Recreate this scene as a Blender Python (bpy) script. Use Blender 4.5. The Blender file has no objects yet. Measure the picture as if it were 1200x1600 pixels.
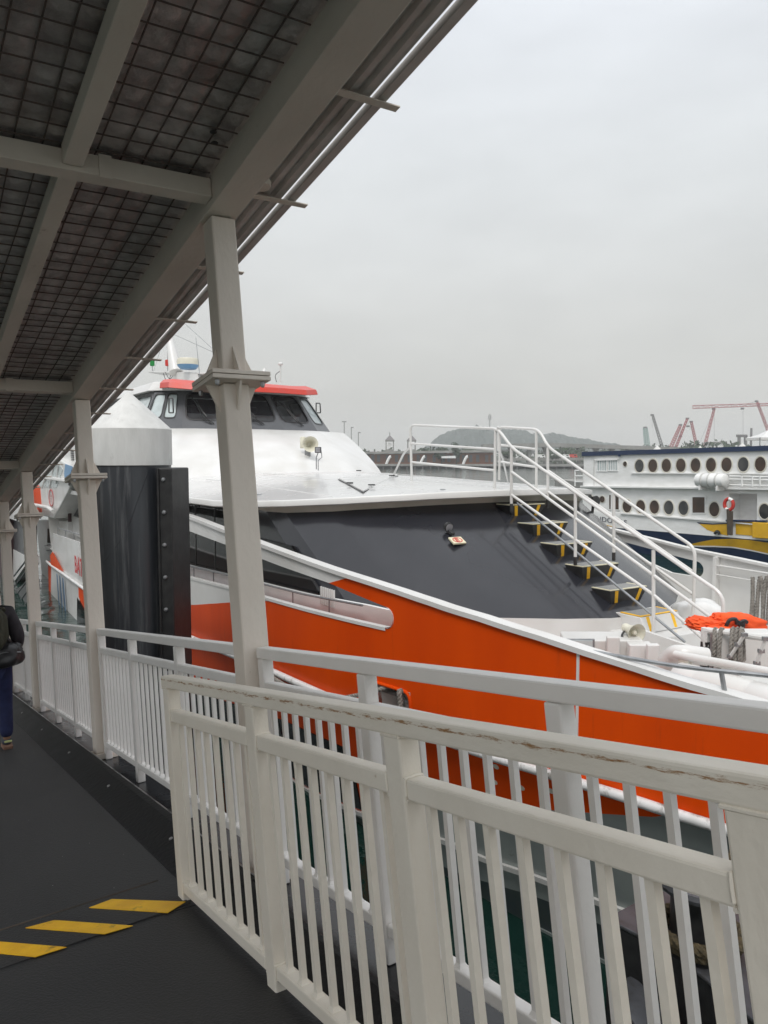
import bpy, bmesh, math, random
from mathutils import Vector as V, Matrix, noise
random.seed(7)
R = math.radians
sc = bpy.context.scene
col = sc.collection
# ------------------------------------------------------------------ camera
CAM = V((0, 0, 4.8)); PITCH = R(4.05)
cd = bpy.data.cameras.new('camera'); cam = bpy.data.objects.new('camera', cd); col.objects.link(cam)
cam.location = CAM; cam.rotation_euler = (math.pi/2 - PITCH, 0, 0)
cd.sensor_fit = 'VERTICAL'; cd.sensor_height = 36; cd.lens = 27; cd.clip_start = .05; cd.clip_end = 20000
sc.camera = cam
# ------------------------------------------------------------------ sky and sun (overcast)
SUN_EL, SUN_AZ = R(58), R(196)
w = bpy.data.worlds.new('World'); sc.world = w; w.use_nodes = True
nt = w.node_tree; nt.nodes.clear(); N = nt.nodes.new; L = nt.links.new
out = N('ShaderNodeOutputWorld'); bg = N('ShaderNodeBackground'); bg.inputs[1].default_value = .1
sky = N('ShaderNodeTexSky'); sky.sky_type = 'NISHITA'; sky.sun_disc = False
sky.sun_elevation = SUN_EL; sky.sun_rotation = SUN_AZ; sky.dust_density = 4; sky.air_density = 1.5
tc = N('ShaderNodeTexCoord'); sep = N('ShaderNodeSeparateXYZ'); L(tc.outputs['Generated'], sep.inputs[0])
rmp = N('ShaderNodeValToRGB'); L(sep.outputs['Z'], rmp.inputs[0])
e = rmp.color_ramp.elements
e[0].position = 0; e[0].color = (.50, .50, .48, 1)
e[1].position = 1; e[1].color = (1.08, 1.11, 1.15, 1)
for p, c in ((.06, (.52, .52, .50)), (.18, (.56, .565, .555)), (.34, (.63, .65, .66)), (.5, (.72, .75, .79))):
    x = e.new(p); x.color = (*c, 1)
mp = N('ShaderNodeMapping'); mp.inputs['Scale'].default_value = (1, 1, 3.2); L(tc.outputs['Generated'], mp.inputs[0])
nz = N('ShaderNodeTexNoise'); nz.inputs['Scale'].default_value = 2.3; nz.inputs['Detail'].default_value = 5; nz.inputs['Roughness'].default_value = .55
L(mp.outputs[0], nz.inputs[0])
mr = N('ShaderNodeMapRange'); mr.inputs[1].default_value = .3; mr.inputs[2].default_value = .7; mr.inputs[3].default_value = 9.4; mr.inputs[4].default_value = 11.4
L(nz.outputs[0], mr.inputs[0])
sc_ = N('ShaderNodeVectorMath'); sc_.operation = 'SCALE'; L(rmp.outputs[0], sc_.inputs[0]); L(mr.outputs[0], sc_.inputs['Scale'])
mx = N('ShaderNodeMix'); mx.data_type = 'RGBA'; mx.inputs[0].default_value = .93
L(sky.outputs[0], mx.inputs[6]); L(sc_.outputs[0], mx.inputs[7]); L(mx.outputs[2], bg.inputs[0]); L(bg.outputs[0], out.inputs[0])
sd = bpy.data.lights.new('sun', 'SUN'); sd.energy = 1.5; sd.angle = R(25); sd.color = (1, .97, .93)
so = bpy.data.objects.new('sun', sd); col.objects.link(so)
sdir = V((math.sin(SUN_AZ)*math.cos(SUN_EL), math.cos(SUN_AZ)*math.cos(SUN_EL), math.sin(SUN_EL)))
so.rotation_euler = sdir.to_track_quat('Z', 'Y').to_euler(); so.location = (0, 0, 60)
sc.view_settings.view_transform = 'Standard'; sc.view_settings.look = 'None'
sc.view_settings.exposure = .27; sc.view_settings.gamma = 1; sc.view_settings.use_curve_mapping = False
sc.render.engine = 'CYCLES'; sc.cycles.use_denoising = True
sc.cycles.max_bounces = 8; sc.cycles.transparent_max_bounces = 12; sc.cycles.volume_bounces = 3

# ------------------------------------------------------------------ measuring helpers
FW = V((0, math.cos(PITCH), -math.sin(PITCH))); UP = V((0, math.sin(PITCH), math.cos(PITCH)))
def ray(px, py): return V((1, 0, 0))*((px-600)/1200) + FW + UP*((800-py)/1200)
def at(px, py, Y):                      # point seen at a pixel, Y metres ahead
    r = ray(px, py); return CAM + r*(Y/r.y)
def frame(vx, vy):
    a = ray(vx, vy).normalized(); c = V((a.y, -a.x, 0)).normalized(); return a, c, c.cross(a)
A1, C1, U1 = frame(-165, 945); A2, C2, U2 = frame(-146, 990)
def G1(a, c, u): return CAM + A1*a + C1*c + U1*u
def G2(a, c, u): return CAM + A2*a + C2*c + U2*u
bS, bP = V((.5272, -.8498, 0)), V((.8498, .5272, 0))
def B(s, t, z): return CAM + V((2.5, 13.5, 0)) + bS*s + bP*t + V((0, 0, z))
def on_t(px, py, t):                    # (s, z) on a lengthwise vertical plane of the ferry frame
    r = ray(px, py); o = V((2.5, 13.5, 0)) + bP*t
    k = o.dot(bP)/r.dot(bP); p = r*k
    return (p-o).dot(bS), p.z
def on_z(px, py, z):
    r = ray(px, py); p = r*(z/r.z) - V((2.5, 13.5, 0)); return p.dot(bS), p.dot(bP)

# ------------------------------------------------------------------ materials
def mat(name, c, rough=.5, metal=0, c2=None, scale=4, det=6, amt=(.35, .65), bump=0, bscale=40, spec=.5, coat=0,
        dirt=None, dscale=3, damt=(.6, .8), stretch=(1, 1, 1), emit=None, trans=0, alpha=1, rvar=0, coord='Object', basis=None, rustband=None):
    m = bpy.data.materials.new(name); m.use_nodes = True; t = m.node_tree; b = t.nodes['Principled BSDF']
    n = t.nodes.new; l = t.links.new
    b.inputs['Base Color'].default_value = (*c, 1); b.inputs['Roughness'].default_value = rough
    b.inputs['Metallic'].default_value = metal; b.inputs['Specular IOR Level'].default_value = spec
    b.inputs['Coat Weight'].default_value = coat; b.inputs['Coat Roughness'].default_value = .08
    b.inputs['Transmission Weight'].default_value = trans; b.inputs['Alpha'].default_value = alpha
    if emit: b.inputs['Emission Color'].default_value = (*emit[:3], 1); b.inputs['Emission Strength'].default_value = emit[3]
    tcn = n('ShaderNodeTexCoord'); mpn = n('ShaderNodeMapping'); mpn.inputs['Scale'].default_value = stretch
    src = tcn.outputs[coord]
    if basis:
        cb = n('ShaderNodeCombineXYZ')
        for i_, ax_ in enumerate(basis):
            dn = n('ShaderNodeVectorMath'); dn.operation = 'DOT_PRODUCT'; dn.inputs[1].default_value = ax_
            l(tcn.outputs[coord], dn.inputs[0]); l(dn.outputs['Value'], cb.inputs[i_])
        src = cb.outputs[0]
    l(src, mpn.inputs[0])
    cur = None
    if c2:
        z = n('ShaderNodeTexNoise'); z.inputs['Scale'].default_value = scale; z.inputs['Detail'].default_value = det; l(mpn.outputs[0], z.inputs[0])
        r = n('ShaderNodeMapRange'); r.inputs[1].default_value, r.inputs[2].default_value = amt; l(z.outputs[0], r.inputs[0])
        x = n('ShaderNodeMix'); x.data_type = 'RGBA'; x.inputs[6].default_value = (*c, 1); x.inputs[7].default_value = (*c2, 1)
        l(r.outputs[0], x.inputs[0]); cur = x.outputs[2]
        if rvar:
            q = n('ShaderNodeMapRange'); q.inputs[3].default_value = rough; q.inputs[4].default_value = rough+rvar
            l(z.outputs[0], q.inputs[0]); l(q.outputs[0], b.inputs['Roughness'])
    if dirt:
        z = n('ShaderNodeTexNoise'); z.inputs['Scale'].default_value = dscale; z.inputs['Detail'].default_value = 8; z.inputs['Roughness'].default_value = .7; l(mpn.outputs[0], z.inputs[0])
        r = n('ShaderNodeMapRange'); r.inputs[1].default_value, r.inputs[2].default_value = damt; l(z.outputs[0], r.inputs[0])
        x = n('ShaderNodeMix'); x.data_type = 'RGBA'; x.inputs[7].default_value = (*dirt, 1)
        if cur: l(cur, x.inputs[6])
        else: x.inputs[6].default_value = (*c, 1)
        l(r.outputs[0], x.inputs[0]); cur = x.outputs[2]
    if rustband:
        z0, hw, rc, sc3 = rustband
        sp_ = n('ShaderNodeSeparateXYZ'); l(src, sp_.inputs[0])
        d1 = n('ShaderNodeMath'); d1.operation = 'SUBTRACT'; l(sp_.outputs[2], d1.inputs[0]); d1.inputs[1].default_value = z0
        d2 = n('ShaderNodeMath'); d2.operation = 'ABSOLUTE'; l(d1.outputs[0], d2.inputs[0])
        d3 = n('ShaderNodeMapRange'); d3.inputs[1].default_value = hw; d3.inputs[2].default_value = 0; l(d2.outputs[0], d3.inputs[0])
        m3 = n('ShaderNodeMapping'); m3.inputs['Scale'].default_value = sc3; l(src, m3.inputs[0])
        z = n('ShaderNodeTexNoise'); z.inputs['Scale'].default_value = 1; z.inputs['Detail'].default_value = 9; z.inputs['Roughness'].default_value = .75; l(m3.outputs[0], z.inputs[0])
        a3 = n('ShaderNodeMath'); a3.operation = 'MULTIPLY_ADD'; l(d3.outputs[0], a3.inputs[0]); a3.inputs[1].default_value = .22; l(z.outputs[0], a3.inputs[2])
        r = n('ShaderNodeMapRange'); r.inputs[1].default_value = .66; r.inputs[2].default_value = .76; l(a3.outputs[0], r.inputs[0])
        x = n('ShaderNodeMix'); x.data_type = 'RGBA'; x.inputs[7].default_value = (*rc, 1); l(cur, x.inputs[6]); l(r.outputs[0], x.inputs[0]); cur = x.outputs[2]
    if cur: l(cur, b.inputs['Base Color'])
    if bump:
        z = n('ShaderNodeTexNoise'); z.inputs['Scale'].default_value = bscale; z.inputs['Detail'].default_value = 4; l(mpn.outputs[0], z.inputs[0])
        q = n('ShaderNodeBump'); q.inputs['Strength'].default_value = bump; q.inputs['Distance'].default_value = .01
        l(z.outputs[0], q.inputs['Height']); l(q.outputs[0], b.inputs['Normal'])
    return m
M = {}
B1_, B2_ = (A1, C1, U1), (A2, C2, U2)
M['rail'] = mat('painted_steel_cream', (.82, .765, .665), .40, c2=(.75, .69, .59), scale=3, amt=(.35, .75), bump=.3, bscale=22, dirt=(.42, .30, .18), dscale=9, damt=(.69, .77), rvar=.2, basis=B2_, stretch=(1.4, 1.4, .9))
M['rust_rail'] = mat('painted_steel_rusting', (.82, .765, .665), .42, c2=(.75, .69, .59), scale=3, bump=.35, bscale=22, dirt=(.45, .32, .20), dscale=9, damt=(.69, .78), rvar=.2, basis=B2_, stretch=(.8, 1.5, 1.5), rustband=(1.089, .013, (.33, .17, .06), (14, 60, 90)))
M['farrail'] = mat('painted_steel_white', (.83, .805, .775), .38, c2=(.76, .735, .70), scale=3, amt=(.35, .75), bump=.2, bscale=25, dirt=(.5, .40, .28), dscale=9, damt=(.70, .8), basis=B1_)
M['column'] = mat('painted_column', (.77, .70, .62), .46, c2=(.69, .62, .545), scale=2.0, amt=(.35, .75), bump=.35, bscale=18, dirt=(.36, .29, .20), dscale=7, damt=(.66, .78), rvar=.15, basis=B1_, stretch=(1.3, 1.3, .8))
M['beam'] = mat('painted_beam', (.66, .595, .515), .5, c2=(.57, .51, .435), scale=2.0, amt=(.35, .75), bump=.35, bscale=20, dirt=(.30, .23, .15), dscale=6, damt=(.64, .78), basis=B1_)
M['sheet'] = mat('roof_sheet_metal', (.56, .53, .50), .45, metal=.1, c2=(.44, .41, .38), scale=6, dirt=(.2, .13, .08), dscale=8, damt=(.66, .8), bump=.1)
M['foil'] = mat('insulation_foil', (.56, .52, .50), .36, metal=.3, c2=(.36, .32, .31), scale=7, bump=1, bscale=30, dirt=(.20, .165, .155), dscale=2.2, damt=(.5, .75))
M['wire'] = mat('mesh_wire', (.085, .065, .058), .7, c2=(.12, .085, .07), scale=12)
M['floor'] = mat('deck_rubber', (.021, .021, .022), .46, c2=(.036, .035, .035), scale=1.3, det=9, bump=.45, bscale=90, dirt=(.075, .07, .065), dscale=14, damt=(.70, .76), rvar=.28)
M['kerb'] = mat('kerb_paint', (.005, .005, .006), .5, c2=(.012, .012, .012), scale=5, bump=.4, bscale=30, rvar=.2, spec=.3)
M['ledge'] = mat('ledge_paint_wet', (.010, .011, .013), .14, c2=(.020, .021, .024), scale=1.8, bump=.12, bscale=8, rvar=.25)
M['edge'] = mat('highlight_and_grit_metal', (.38, .37, .36), .35, metal=.4, c2=(.12, .12, .12), scale=6, amt=(.4, .6))  # pale tone paints the kerb's highlight line; also used for grit and rivets
M['yellow'] = mat('yellow_paint', (.90, .52, .012), .5, c2=(.78, .42, .015), scale=9, bump=.3, bscale=60, dirt=(.10, .07, .03), dscale=12, damt=(.58, .74))
M['orange'] = mat('orange_hull_paint', (.70, .070, .002), .36, c2=(.63, .058, .002), scale=.9, bump=.06, bscale=3, coat=0, spec=.1, dirt=(.42, .05, .01), dscale=3, damt=(.58, .85), stretch=(2.2, 2.2, .22))
M['white'] = mat('white_gelcoat', (.69, .685, .67), .3, c2=(.61, .60, .575), scale=1.2, bump=.06, bscale=3, coat=.15, dirt=(.55, .52, .46), dscale=3, damt=(.66, .86))
M['roofw'] = mat('white_deck_wet', (.64, .64, .63), .14, c2=(.56, .555, .545), scale=1.1, bump=.12, bscale=5, coat=.5, rvar=.25, dirt=(.66, .63, .58), dscale=2, damt=(.62, .8))
M['cream'] = mat('cream_paint', (.66, .635, .56), .4, c2=(.58, .55, .47), scale=2, dirt=(.40, .36, .28), dscale=4, damt=(.6, .8))
M['deckgrey'] = mat('foredeck_paint', (.60, .60, .58), .35, c2=(.50, .495, .47), scale=2, rvar=.2, dirt=(.35, .33, .28), dscale=4, damt=(.6, .8))
M['dark'] = mat('charcoal_gloss_paint', (.019, .020, .025), .2, c2=(.025, .026, .031), scale=1, coat=.25, bump=.02, bscale=2, spec=.4)
M['black_glass'] = mat('dark_window_glass', (.006, .006, .007), .08, spec=.3)
M['greyhull'] = mat('grey_hull_paint', (.26, .29, .28), .32, c2=(.21, .24, .235), scale=2, dirt=(.10, .10, .08), dscale=5, damt=(.62, .8))
M['boot'] = mat('antifouling', (.035, .05, .055), .4, c2=(.05, .065, .06), scale=3)
M['tube'] = mat('fender_tube', (.74, .74, .74), .35, c2=(.62, .62, .61), scale=5, dirt=(.22, .21, .19), dscale=4, damt=(.56, .68), bump=.2)
M['blackrub'] = mat('black_rubber', (.012, .012, .013), .5, c2=(.025, .025, .025), scale=8, bump=.3)
M['pile'] = mat('pile_sleeve', (.016, .018, .023), .30, c2=(.05, .055, .062), scale=1.6, det=8, stretch=(3, 3, .16), dirt=(.15, .155, .16), dscale=2.6, damt=(.52, .72), bump=.15, bscale=10)
M['cap'] = mat('pile_cap_grp', (.62, .62, .60), .5, c2=(.55, .55, .53), scale=3, stretch=(3, 3, .7), dirt=(.36, .35, .33), dscale=4, damt=(.6, .8), bump=.3, bscale=15)
M['steel'] = mat('galvanised_steel', (.36, .37, .38), .38, metal=.7, c2=(.26, .27, .28), scale=12)
M['red'] = mat('visor_red', (.60, .042, .018), .35, c2=(.54, .06, .045), scale=3)
M['grey'] = mat('wheelhouse_grey', (.065, .068, .075), .3, c2=(.08, .084, .09), scale=2, coat=.2)
M['maroon'] = mat('dark_maroon', (.05, .012, .014), .5, c2=(.035, .01, .012))
M['glass'] = mat('wheelhouse_glass', (.03, .03, .035), .03, alpha=.45, spec=.6)
M['palegl'] = mat('pale_glass', (.50, .56, .56), .08, c2=(.42, .47, .47))
M['dash'] = mat('dashboard', (.36, .38, .38), .5, c2=(.30, .31, .32))
M['horn'] = mat('horn_cream', (.68, .66, .55), .4, c2=(.62, .60, .49), scale=6)
M['lens'] = mat('lamp_lens', (.4, .4, .42), .1, metal=.3, c2=(.3, .3, .32))
M['black'] = mat('black_paint', (.015, .015, .016), .35, c2=(.03, .03, .03), scale=10)
M['tread'] = mat('step_tread_gravel', (.34, .34, .33), .8, c2=(.22, .22, .22), scale=60, bump=.6, bscale=120)
M['navy'] = mat('navy_paint', (.012, .028, .075), .3, c2=(.018, .035, .085), scale=2, dirt=(.04, .05, .07), dscale=3, damt=(.6, .8))
M['yel2'] = mat('ferry_yellow', (.72, .42, .02), .35, c2=(.64, .36, .02), scale=3, dirt=(.35, .2, .05), dscale=5, damt=(.66, .8))
M['white2'] = mat('old_white_paint', (.84, .84, .83), .45, c2=(.76, .76, .74), scale=1.5, stretch=(1, 1, 3), dirt=(.40, .34, .26), dscale=3.5, damt=(.66, .82), bump=.15, bscale=6)
M['brownglass'] = mat('brown_window', (.035, .022, .016), .12, c2=(.065, .035, .022), scale=2, spec=.7)
M['greyglass'] = mat('grey_window', (.03, .032, .034), .1, c2=(.07, .07, .068), scale=2, spec=.7)
M['life_orange'] = mat('life_jacket_cloth', (.85, .10, .012), .75, c2=(.72, .07, .01), scale=7, bump=.5, bscale=60)
M['rope'] = mat('old_rope', (.30, .28, .25), .9, c2=(.17, .155, .14), scale=30, bump=.6, bscale=90)
M['rope_y'] = mat('manila_rope', (.12, .09, .045), .9, c2=(.05, .04, .022), scale=30, bump=.6, bscale=90)
M['red_ring'] = mat('lifebuoy_red', (.6, .04, .03), .5, c2=(.5, .04, .03))
M['text_red'] = mat('lettering_red', (.55, .025, .03), .4, c2=(.5, .03, .03))
M['text_navy'] = mat('lettering_dark', (.03, .035, .06), .4, c2=(.045, .05, .08))
M['blue_l'] = mat('light_blue_paint', (.14, .30, .50), .4, c2=(.12, .27, .46))
M['blue_d'] = mat('stripe_blue', (.07, .14, .24), .4, c2=(.09, .17, .27))
M['pont'] = mat('pontoon_steel', (.09, .092, .10), .32, c2=(.05, .052, .058), scale=3, dirt=(.04, .035, .03), dscale=5, damt=(.5, .7), rvar=.3)
M['hill'] = mat('hill_foliage', (.030, .052, .042), .95, c2=(.013, .026, .022), scale=.13, det=8)
M['tree'] = mat('leaf_green', (.045, .07, .035), .9, c2=(.02, .036, .018), scale=.4, det=8)
M['trunk'] = mat('bark', (.09, .07, .055), .9, c2=(.06, .05, .04))
M['conc'] = mat('old_concrete', (.30, .295, .28), .85, c2=(.22, .215, .20), scale=.2)
M['terra'] = mat('terracotta_wall', (.30, .125, .07), .8, c2=(.24, .10, .06), scale=.1)
M['land'] = mat('shore_land', (.08, .085, .07), .95, c2=(.05, .055, .045), scale=.05)
M['crane_red'] = mat('crane_red', (.42, .07, .08), .6, c2=(.36, .06, .07))
M['crane_green'] = mat('crane_green', (.10, .28, .24), .6, c2=(.12, .25, .22))
M['crane_grey'] = mat('crane_grey', (.12, .12, .12), .6, c2=(.17, .15, .15))
M['jacket'] = mat('dark_jacket', (.016, .013, .018), .8, c2=(.03, .024, .03), scale=14, bump=.4, bscale=30)
M['olive'] = mat('olive_canvas', (.030, .031, .018), .85, c2=(.045, .044, .027), scale=20, bump=.4, bscale=50)
M['jeans'] = mat('blue_trousers', (.010, .016, .065), .8, c2=(.016, .024, .09), scale=12, bump=.4, bscale=40)
M['nylon'] = mat('black_nylon', (.010, .010, .012), .35, c2=(.03, .03, .034), scale=14, bump=.8, bscale=18)
M['skin'] = mat('skin', (.35, .20, .13), .5, c2=(.32, .18, .11))
M['hair'] = mat('black_hair', (.012, .01, .01), .5, c2=(.02, .018, .016))
M['shoe'] = mat('shoe_grey', (.07, .08, .10), .7, c2=(.05, .05, .06))
M['sole'] = mat('shoe_sole', (.30, .17, .12), .6, c2=(.22, .12, .08))
M['hivis'] = mat('heel_stripe', (.62, .66, .30), .5, c2=(.55, .6, .25))
M['green_lamp'] = mat('green_lamp', (.01, .25, .05), .2, c2=(.01, .2, .04))
M['tubelight'] = mat('lit_tube', (.9, .9, .8), .4, emit=(1, .95, .75, 2.5))
M['safety'] = mat('sign_cream', (.75, .70, .50), .4, c2=(.7, .66, .47))
M['sea'] = mat('sea_water', (.006, .028, .022), .06, spec=.6)
def sea_nodes():
    t = M['sea'].node_tree; b = t.nodes['Principled BSDF']; n = t.nodes.new; l = t.links.new
    tcn = n('ShaderNodeTexCoord'); z1 = n('ShaderNodeTexNoise'); z1.inputs['Scale'].default_value = .9; z1.inputs['Detail'].default_value = 6
    z2 = n('ShaderNodeTexNoise'); z2.inputs['Scale'].default_value = .07; z2.inputs['Detail'].default_value = 4
    l(tcn.outputs['Object'], z1.inputs[0]); l(tcn.outputs['Object'], z2.inputs[0])
    b1 = n('ShaderNodeBump'); b1.inputs['Distance'].default_value = .12; b1.inputs['Strength'].default_value = .8; l(z1.outputs[0], b1.inputs['Height'])
    b2 = n('ShaderNodeBump'); b2.inputs['Distance'].default_value = 1.2; b2.inputs['Strength'].default_value = .5; l(z2.outputs[0], b2.inputs['Height']); l(b1.outputs[0], b2.inputs['Normal'])
    l(b2.outputs[0], b.inputs['Normal'])
sea_nodes()

# ------------------------------------------------------------------ mesh builder
def tag(o, label=None, cat=None, group=None, kind=None):
    for k, v in (('label', label), ('category', cat), ('group', group), ('kind', kind)):
        if v: o[k] = v
    return o
def empty(name, loc, label=None, cat=None, group=None):
    o = bpy.data.objects.new(name, None); o.location = loc; o.empty_display_size = .2; col.objects.link(o)
    return tag(o, label, cat, group)
def base_of(p):
    b = V((0, 0, 0))
    while p is not None: b = b + p.location; p = p.parent
    return b
class MB:
    def __init__(s): s.v = []; s.f = []; s.smooth = False
    def add(s, vs, fs):
        o = len(s.v); s.v += [V(x) for x in vs]; s.f += [tuple(i+o for i in f) for f in fs]; return s
    def box(s, F, lo, hi):                                   # box in a frame F(a, b, c)
        vs = [F(x, y, z) for x in (lo[0], hi[0]) for y in (lo[1], hi[1]) for z in (lo[2], hi[2])]
        return s.add(vs, [(0, 1, 3, 2), (4, 6, 7, 5), (0, 4, 5, 1), (2, 3, 7, 6), (0, 2, 6, 4), (1, 5, 7, 3)])
    def grid(s, rows, close=False):
        n = len(rows[0]); fs = []
        for i in range(len(rows)-1):
            for j in range(n if close else n-1):
                k = (j+1) % n; fs.append((i*n+j, i*n+k, (i+1)*n+k, (i+1)*n+j))
        return s.add([p for r in rows for p in r], fs)
    def prism(s, bot, top):
        n = len(bot); fs = [tuple(range(n))[::-1], tuple(range(n, 2*n))]
        fs += [(i, (i+1) % n, n+(i+1) % n, n+i) for i in range(n)]
        return s.add(list(bot)+list(top), fs)
    def tube(s, pts, r, n=10, cap=True):
        s.smooth = True
        pts = [V(p) for p in pts]; rr = r if isinstance(r, (list, tuple)) else [r]*len(pts)
        rows = []; ref = None
        for i, p in enumerate(pts):
            d = (pts[min(i+1, len(pts)-1)] - pts[max(i-1, 0)]).normalized()
            if ref is None:
                ref = d.orthogonal().normalized() if abs(d.z) > .95 else V((0, 0, 1))
            x = (ref - d*ref.dot(d)).normalized(); y = d.cross(x); ref = x
            rows.append([p + (x*math.cos(q*2*math.pi/n) + y*math.sin(q*2*math.pi/n))*rr[i] for q in range(n)])
        o = len(s.v); s.grid(rows, True)
        if cap: s.f += [tuple(range(o, o+n))[::-1], tuple(range(o+n*(len(rows)-1), o+n*len(rows)))]
        return s
    def lathe(s, o, ax, prof, n=20, a0=0, cap=True):          # prof: (r, h)
        s.smooth = True
        ax = V(ax).normalized(); x = ax.orthogonal().normalized(); y = ax.cross(x); o = V(o)
        if abs(ax.z) > .99: x, y = V((1, 0, 0)), V((0, ax.z, 0))
        rows = [[o + ax*h + (x*math.cos(a0+q*2*math.pi/n) + y*math.sin(a0+q*2*math.pi/n))*max(r, 1e-4) for q in range(n)] for r, h in prof]
        k = len(s.v); s.grid(rows, True)
        if cap: s.f += [tuple(range(k, k+n))[::-1], tuple(range(k+n*(len(rows)-1), k+n*len(rows)))]
        return s
    def build(s, name, m, parent=None, smooth=None, bevel=0, angle=35, **kw):
        b = base_of(parent)
        me = bpy.data.meshes.new(name); me.from_pydata([tuple(p-b) for p in s.v], [], s.f)
        bm = bmesh.new(); bm.from_mesh(me); bmesh.ops.recalc_face_normals(bm, faces=bm.faces); bm.to_mesh(me); bm.free()
        me.materials.append(M[m] if isinstance(m, str) else m)
        o = bpy.data.objects.new(name, me); col.objects.link(o); o.parent = parent
        if s.smooth if smooth is None else smooth:
            for p in me.polygons: p.use_smooth = True
            me.set_sharp_from_angle(angle=R(angle))
        if bevel:
            md = o.modifiers.new('edge', 'BEVEL'); md.width = bevel; md.segments = 2; md.limit_method = 'ANGLE'; md.angle_limit = R(40)
        return tag(o, **kw)
def inst(me, name, parent, loc, rot=None, **kw):              # another object sharing a mesh; loc in world
    o = bpy.data.objects.new(name, me); col.objects.link(o); o.parent = parent; o.location = V(loc) - base_of(parent)
    if rot: o.rotation_euler = rot
    return tag(o, **kw)
def lerp(a, b, t): return a + (b-a)*t
def interp(pts, x):
    if x <= pts[0][0]: return pts[0][1] + (x-pts[0][0])*(pts[1][1]-pts[0][1])/(pts[1][0]-pts[0][0])*0
    for (x0, y0), (x1, y1) in zip(pts, pts[1:]):
        if x <= x1: return lerp(y0, y1, (x-x0)/(x1-x0))
    return pts[-1][1]
def smooth_path(pts, n=6):                                    # Catmull-Rom
    pts = [V(p) for p in pts]; o = []
    for i in range(len(pts)-1):
        p0, p1, p2, p3 = pts[max(i-1, 0)], pts[i], pts[i+1], pts[min(i+2, len(pts)-1)]
        for k in range(n):
            t = k/n; o.append(.5*((2*p1)+(p2-p0)*t+(2*p0-5*p1+4*p2-p3)*t*t+(3*p1-p0-3*p2+p3)*t**3))
    return o+[pts[-1]]
def bend(pts, r=.08, n=5):                                    # polyline with rounded corners
    pts = [V(p) for p in pts]; o = [pts[0]]
    for i in range(1, len(pts)-1):
        a, p, b = pts[i-1], pts[i], pts[i+1]
        q = min(r, (a-p).length*.45, (b-p).length*.45); x = p+(a-p).normalized()*q; y = p+(b-p).normalized()*q
        for k in range(n+1):
            t = k/n; o.append(x*(1-t)**2+p*2*t*(1-t)+y*t*t)
    return o+[pts[-1]]
def rope(mb, pts, r, pitch=.16, n=7):
    P = smooth_path(pts, 8); L_ = [0]
    for a, b in zip(P, P[1:]): L_.append(L_[-1]+(b-a).length)
    tot = L_[-1]; k = max(8, int(tot/pitch*6)); Q = []; j = 0
    for i in range(k+1):
        d = tot*i/k
        while j < len(L_)-2 and L_[j+1] < d: j += 1
        Q.append((P[j].lerp(P[j+1], (d-L_[j])/max(1e-6, L_[j+1]-L_[j])), d))
    for st in range(3):
        pts2 = []; ref = V((.3, .5, .8)).normalized()
        for i, (p, d) in enumerate(Q):
            t = (Q[min(i+1, k)][0]-Q[max(i-1, 0)][0]).normalized(); x = (ref-t*ref.dot(t)).normalized(); y = t.cross(x); ref = x
            a = d/pitch*2*math.pi+st*2*math.pi/3
            pts2.append(p+(x*math.cos(a)+y*math.sin(a))*r*.5)
        mb.tube(pts2, r*.56, n)
    return mb
def text_raw(s, size, depth, ax, space):
    cu = bpy.data.curves.new('lettering', 'FONT'); cu.body = s; cu.size = size; cu.extrude = depth; cu.offset = ax; cu.space_character = space
    o = bpy.data.objects.new('lettering', cu); col.objects.link(o)
    me = bpy.data.meshes.new_from_object(o.evaluated_get(bpy.context.evaluated_depsgraph_get())); bpy.data.objects.remove(o)
    return me
def text_mesh(s, size, fn, m, name, parent, depth=.008, ax=.0, space=1):   # one mesh per letter; fn(x, y, d) -> world
    b = base_of(parent); xm = lambda q: max(v.co.x for v in text_raw(q, size, 0, 0, space).vertices); w0 = xm('I')
    for i, ch in enumerate(s):
        if ch == ' ': continue
        off = xm(s[:i]+'I')-w0 if i else 0
        me = text_raw(ch, size, depth, ax, space)
        for v in me.vertices: v.co = fn(v.co.x+off, v.co.y, v.co.z) - b
        me.materials.clear(); me.materials.append(M[m])
        o = bpy.data.objects.new('letter', me); col.objects.link(o); o.parent = parent
W = lambda x, y, z: V((x, y, z))

# ================================================================== SETTING
tag(MB().add([W(-6000, -800, -.7), W(6000, -800, -.7), W(6000, 9000, -.7), W(-6000, 9000, -.7)], [(0, 1, 2, 3)]).build('sea', 'sea'), kind='structure')
# ---- walkway floor (ramp) as sheets
mb = MB(); mb.prism([G1(a, c, -1.62) for a, c in ((3.98, -1.8), (3.75, 1.2), (19, 1.2), (19, -1.8))], [G1(a, c, -1.55) for a, c in ((3.98, -1.8), (3.75, 1.2), (19, 1.2), (19, -1.8))])
floor = tag(mb.build('walkway_floor', 'floor'), kind='structure')
k0, k1 = G1(3.98, -1.8, -1.553), G1(3.75, 1.2, -1.553)
def down(p, h): return p - U2*h
n0, n1 = k0 - A2*6.5, k1 - A2*6.5
tag(MB().prism([down(p, .08) for p in (k0, k1, n1, n0)], [k0, k1, n1, n0]).build('landing_floor', 'floor'), kind='structure')
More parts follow.
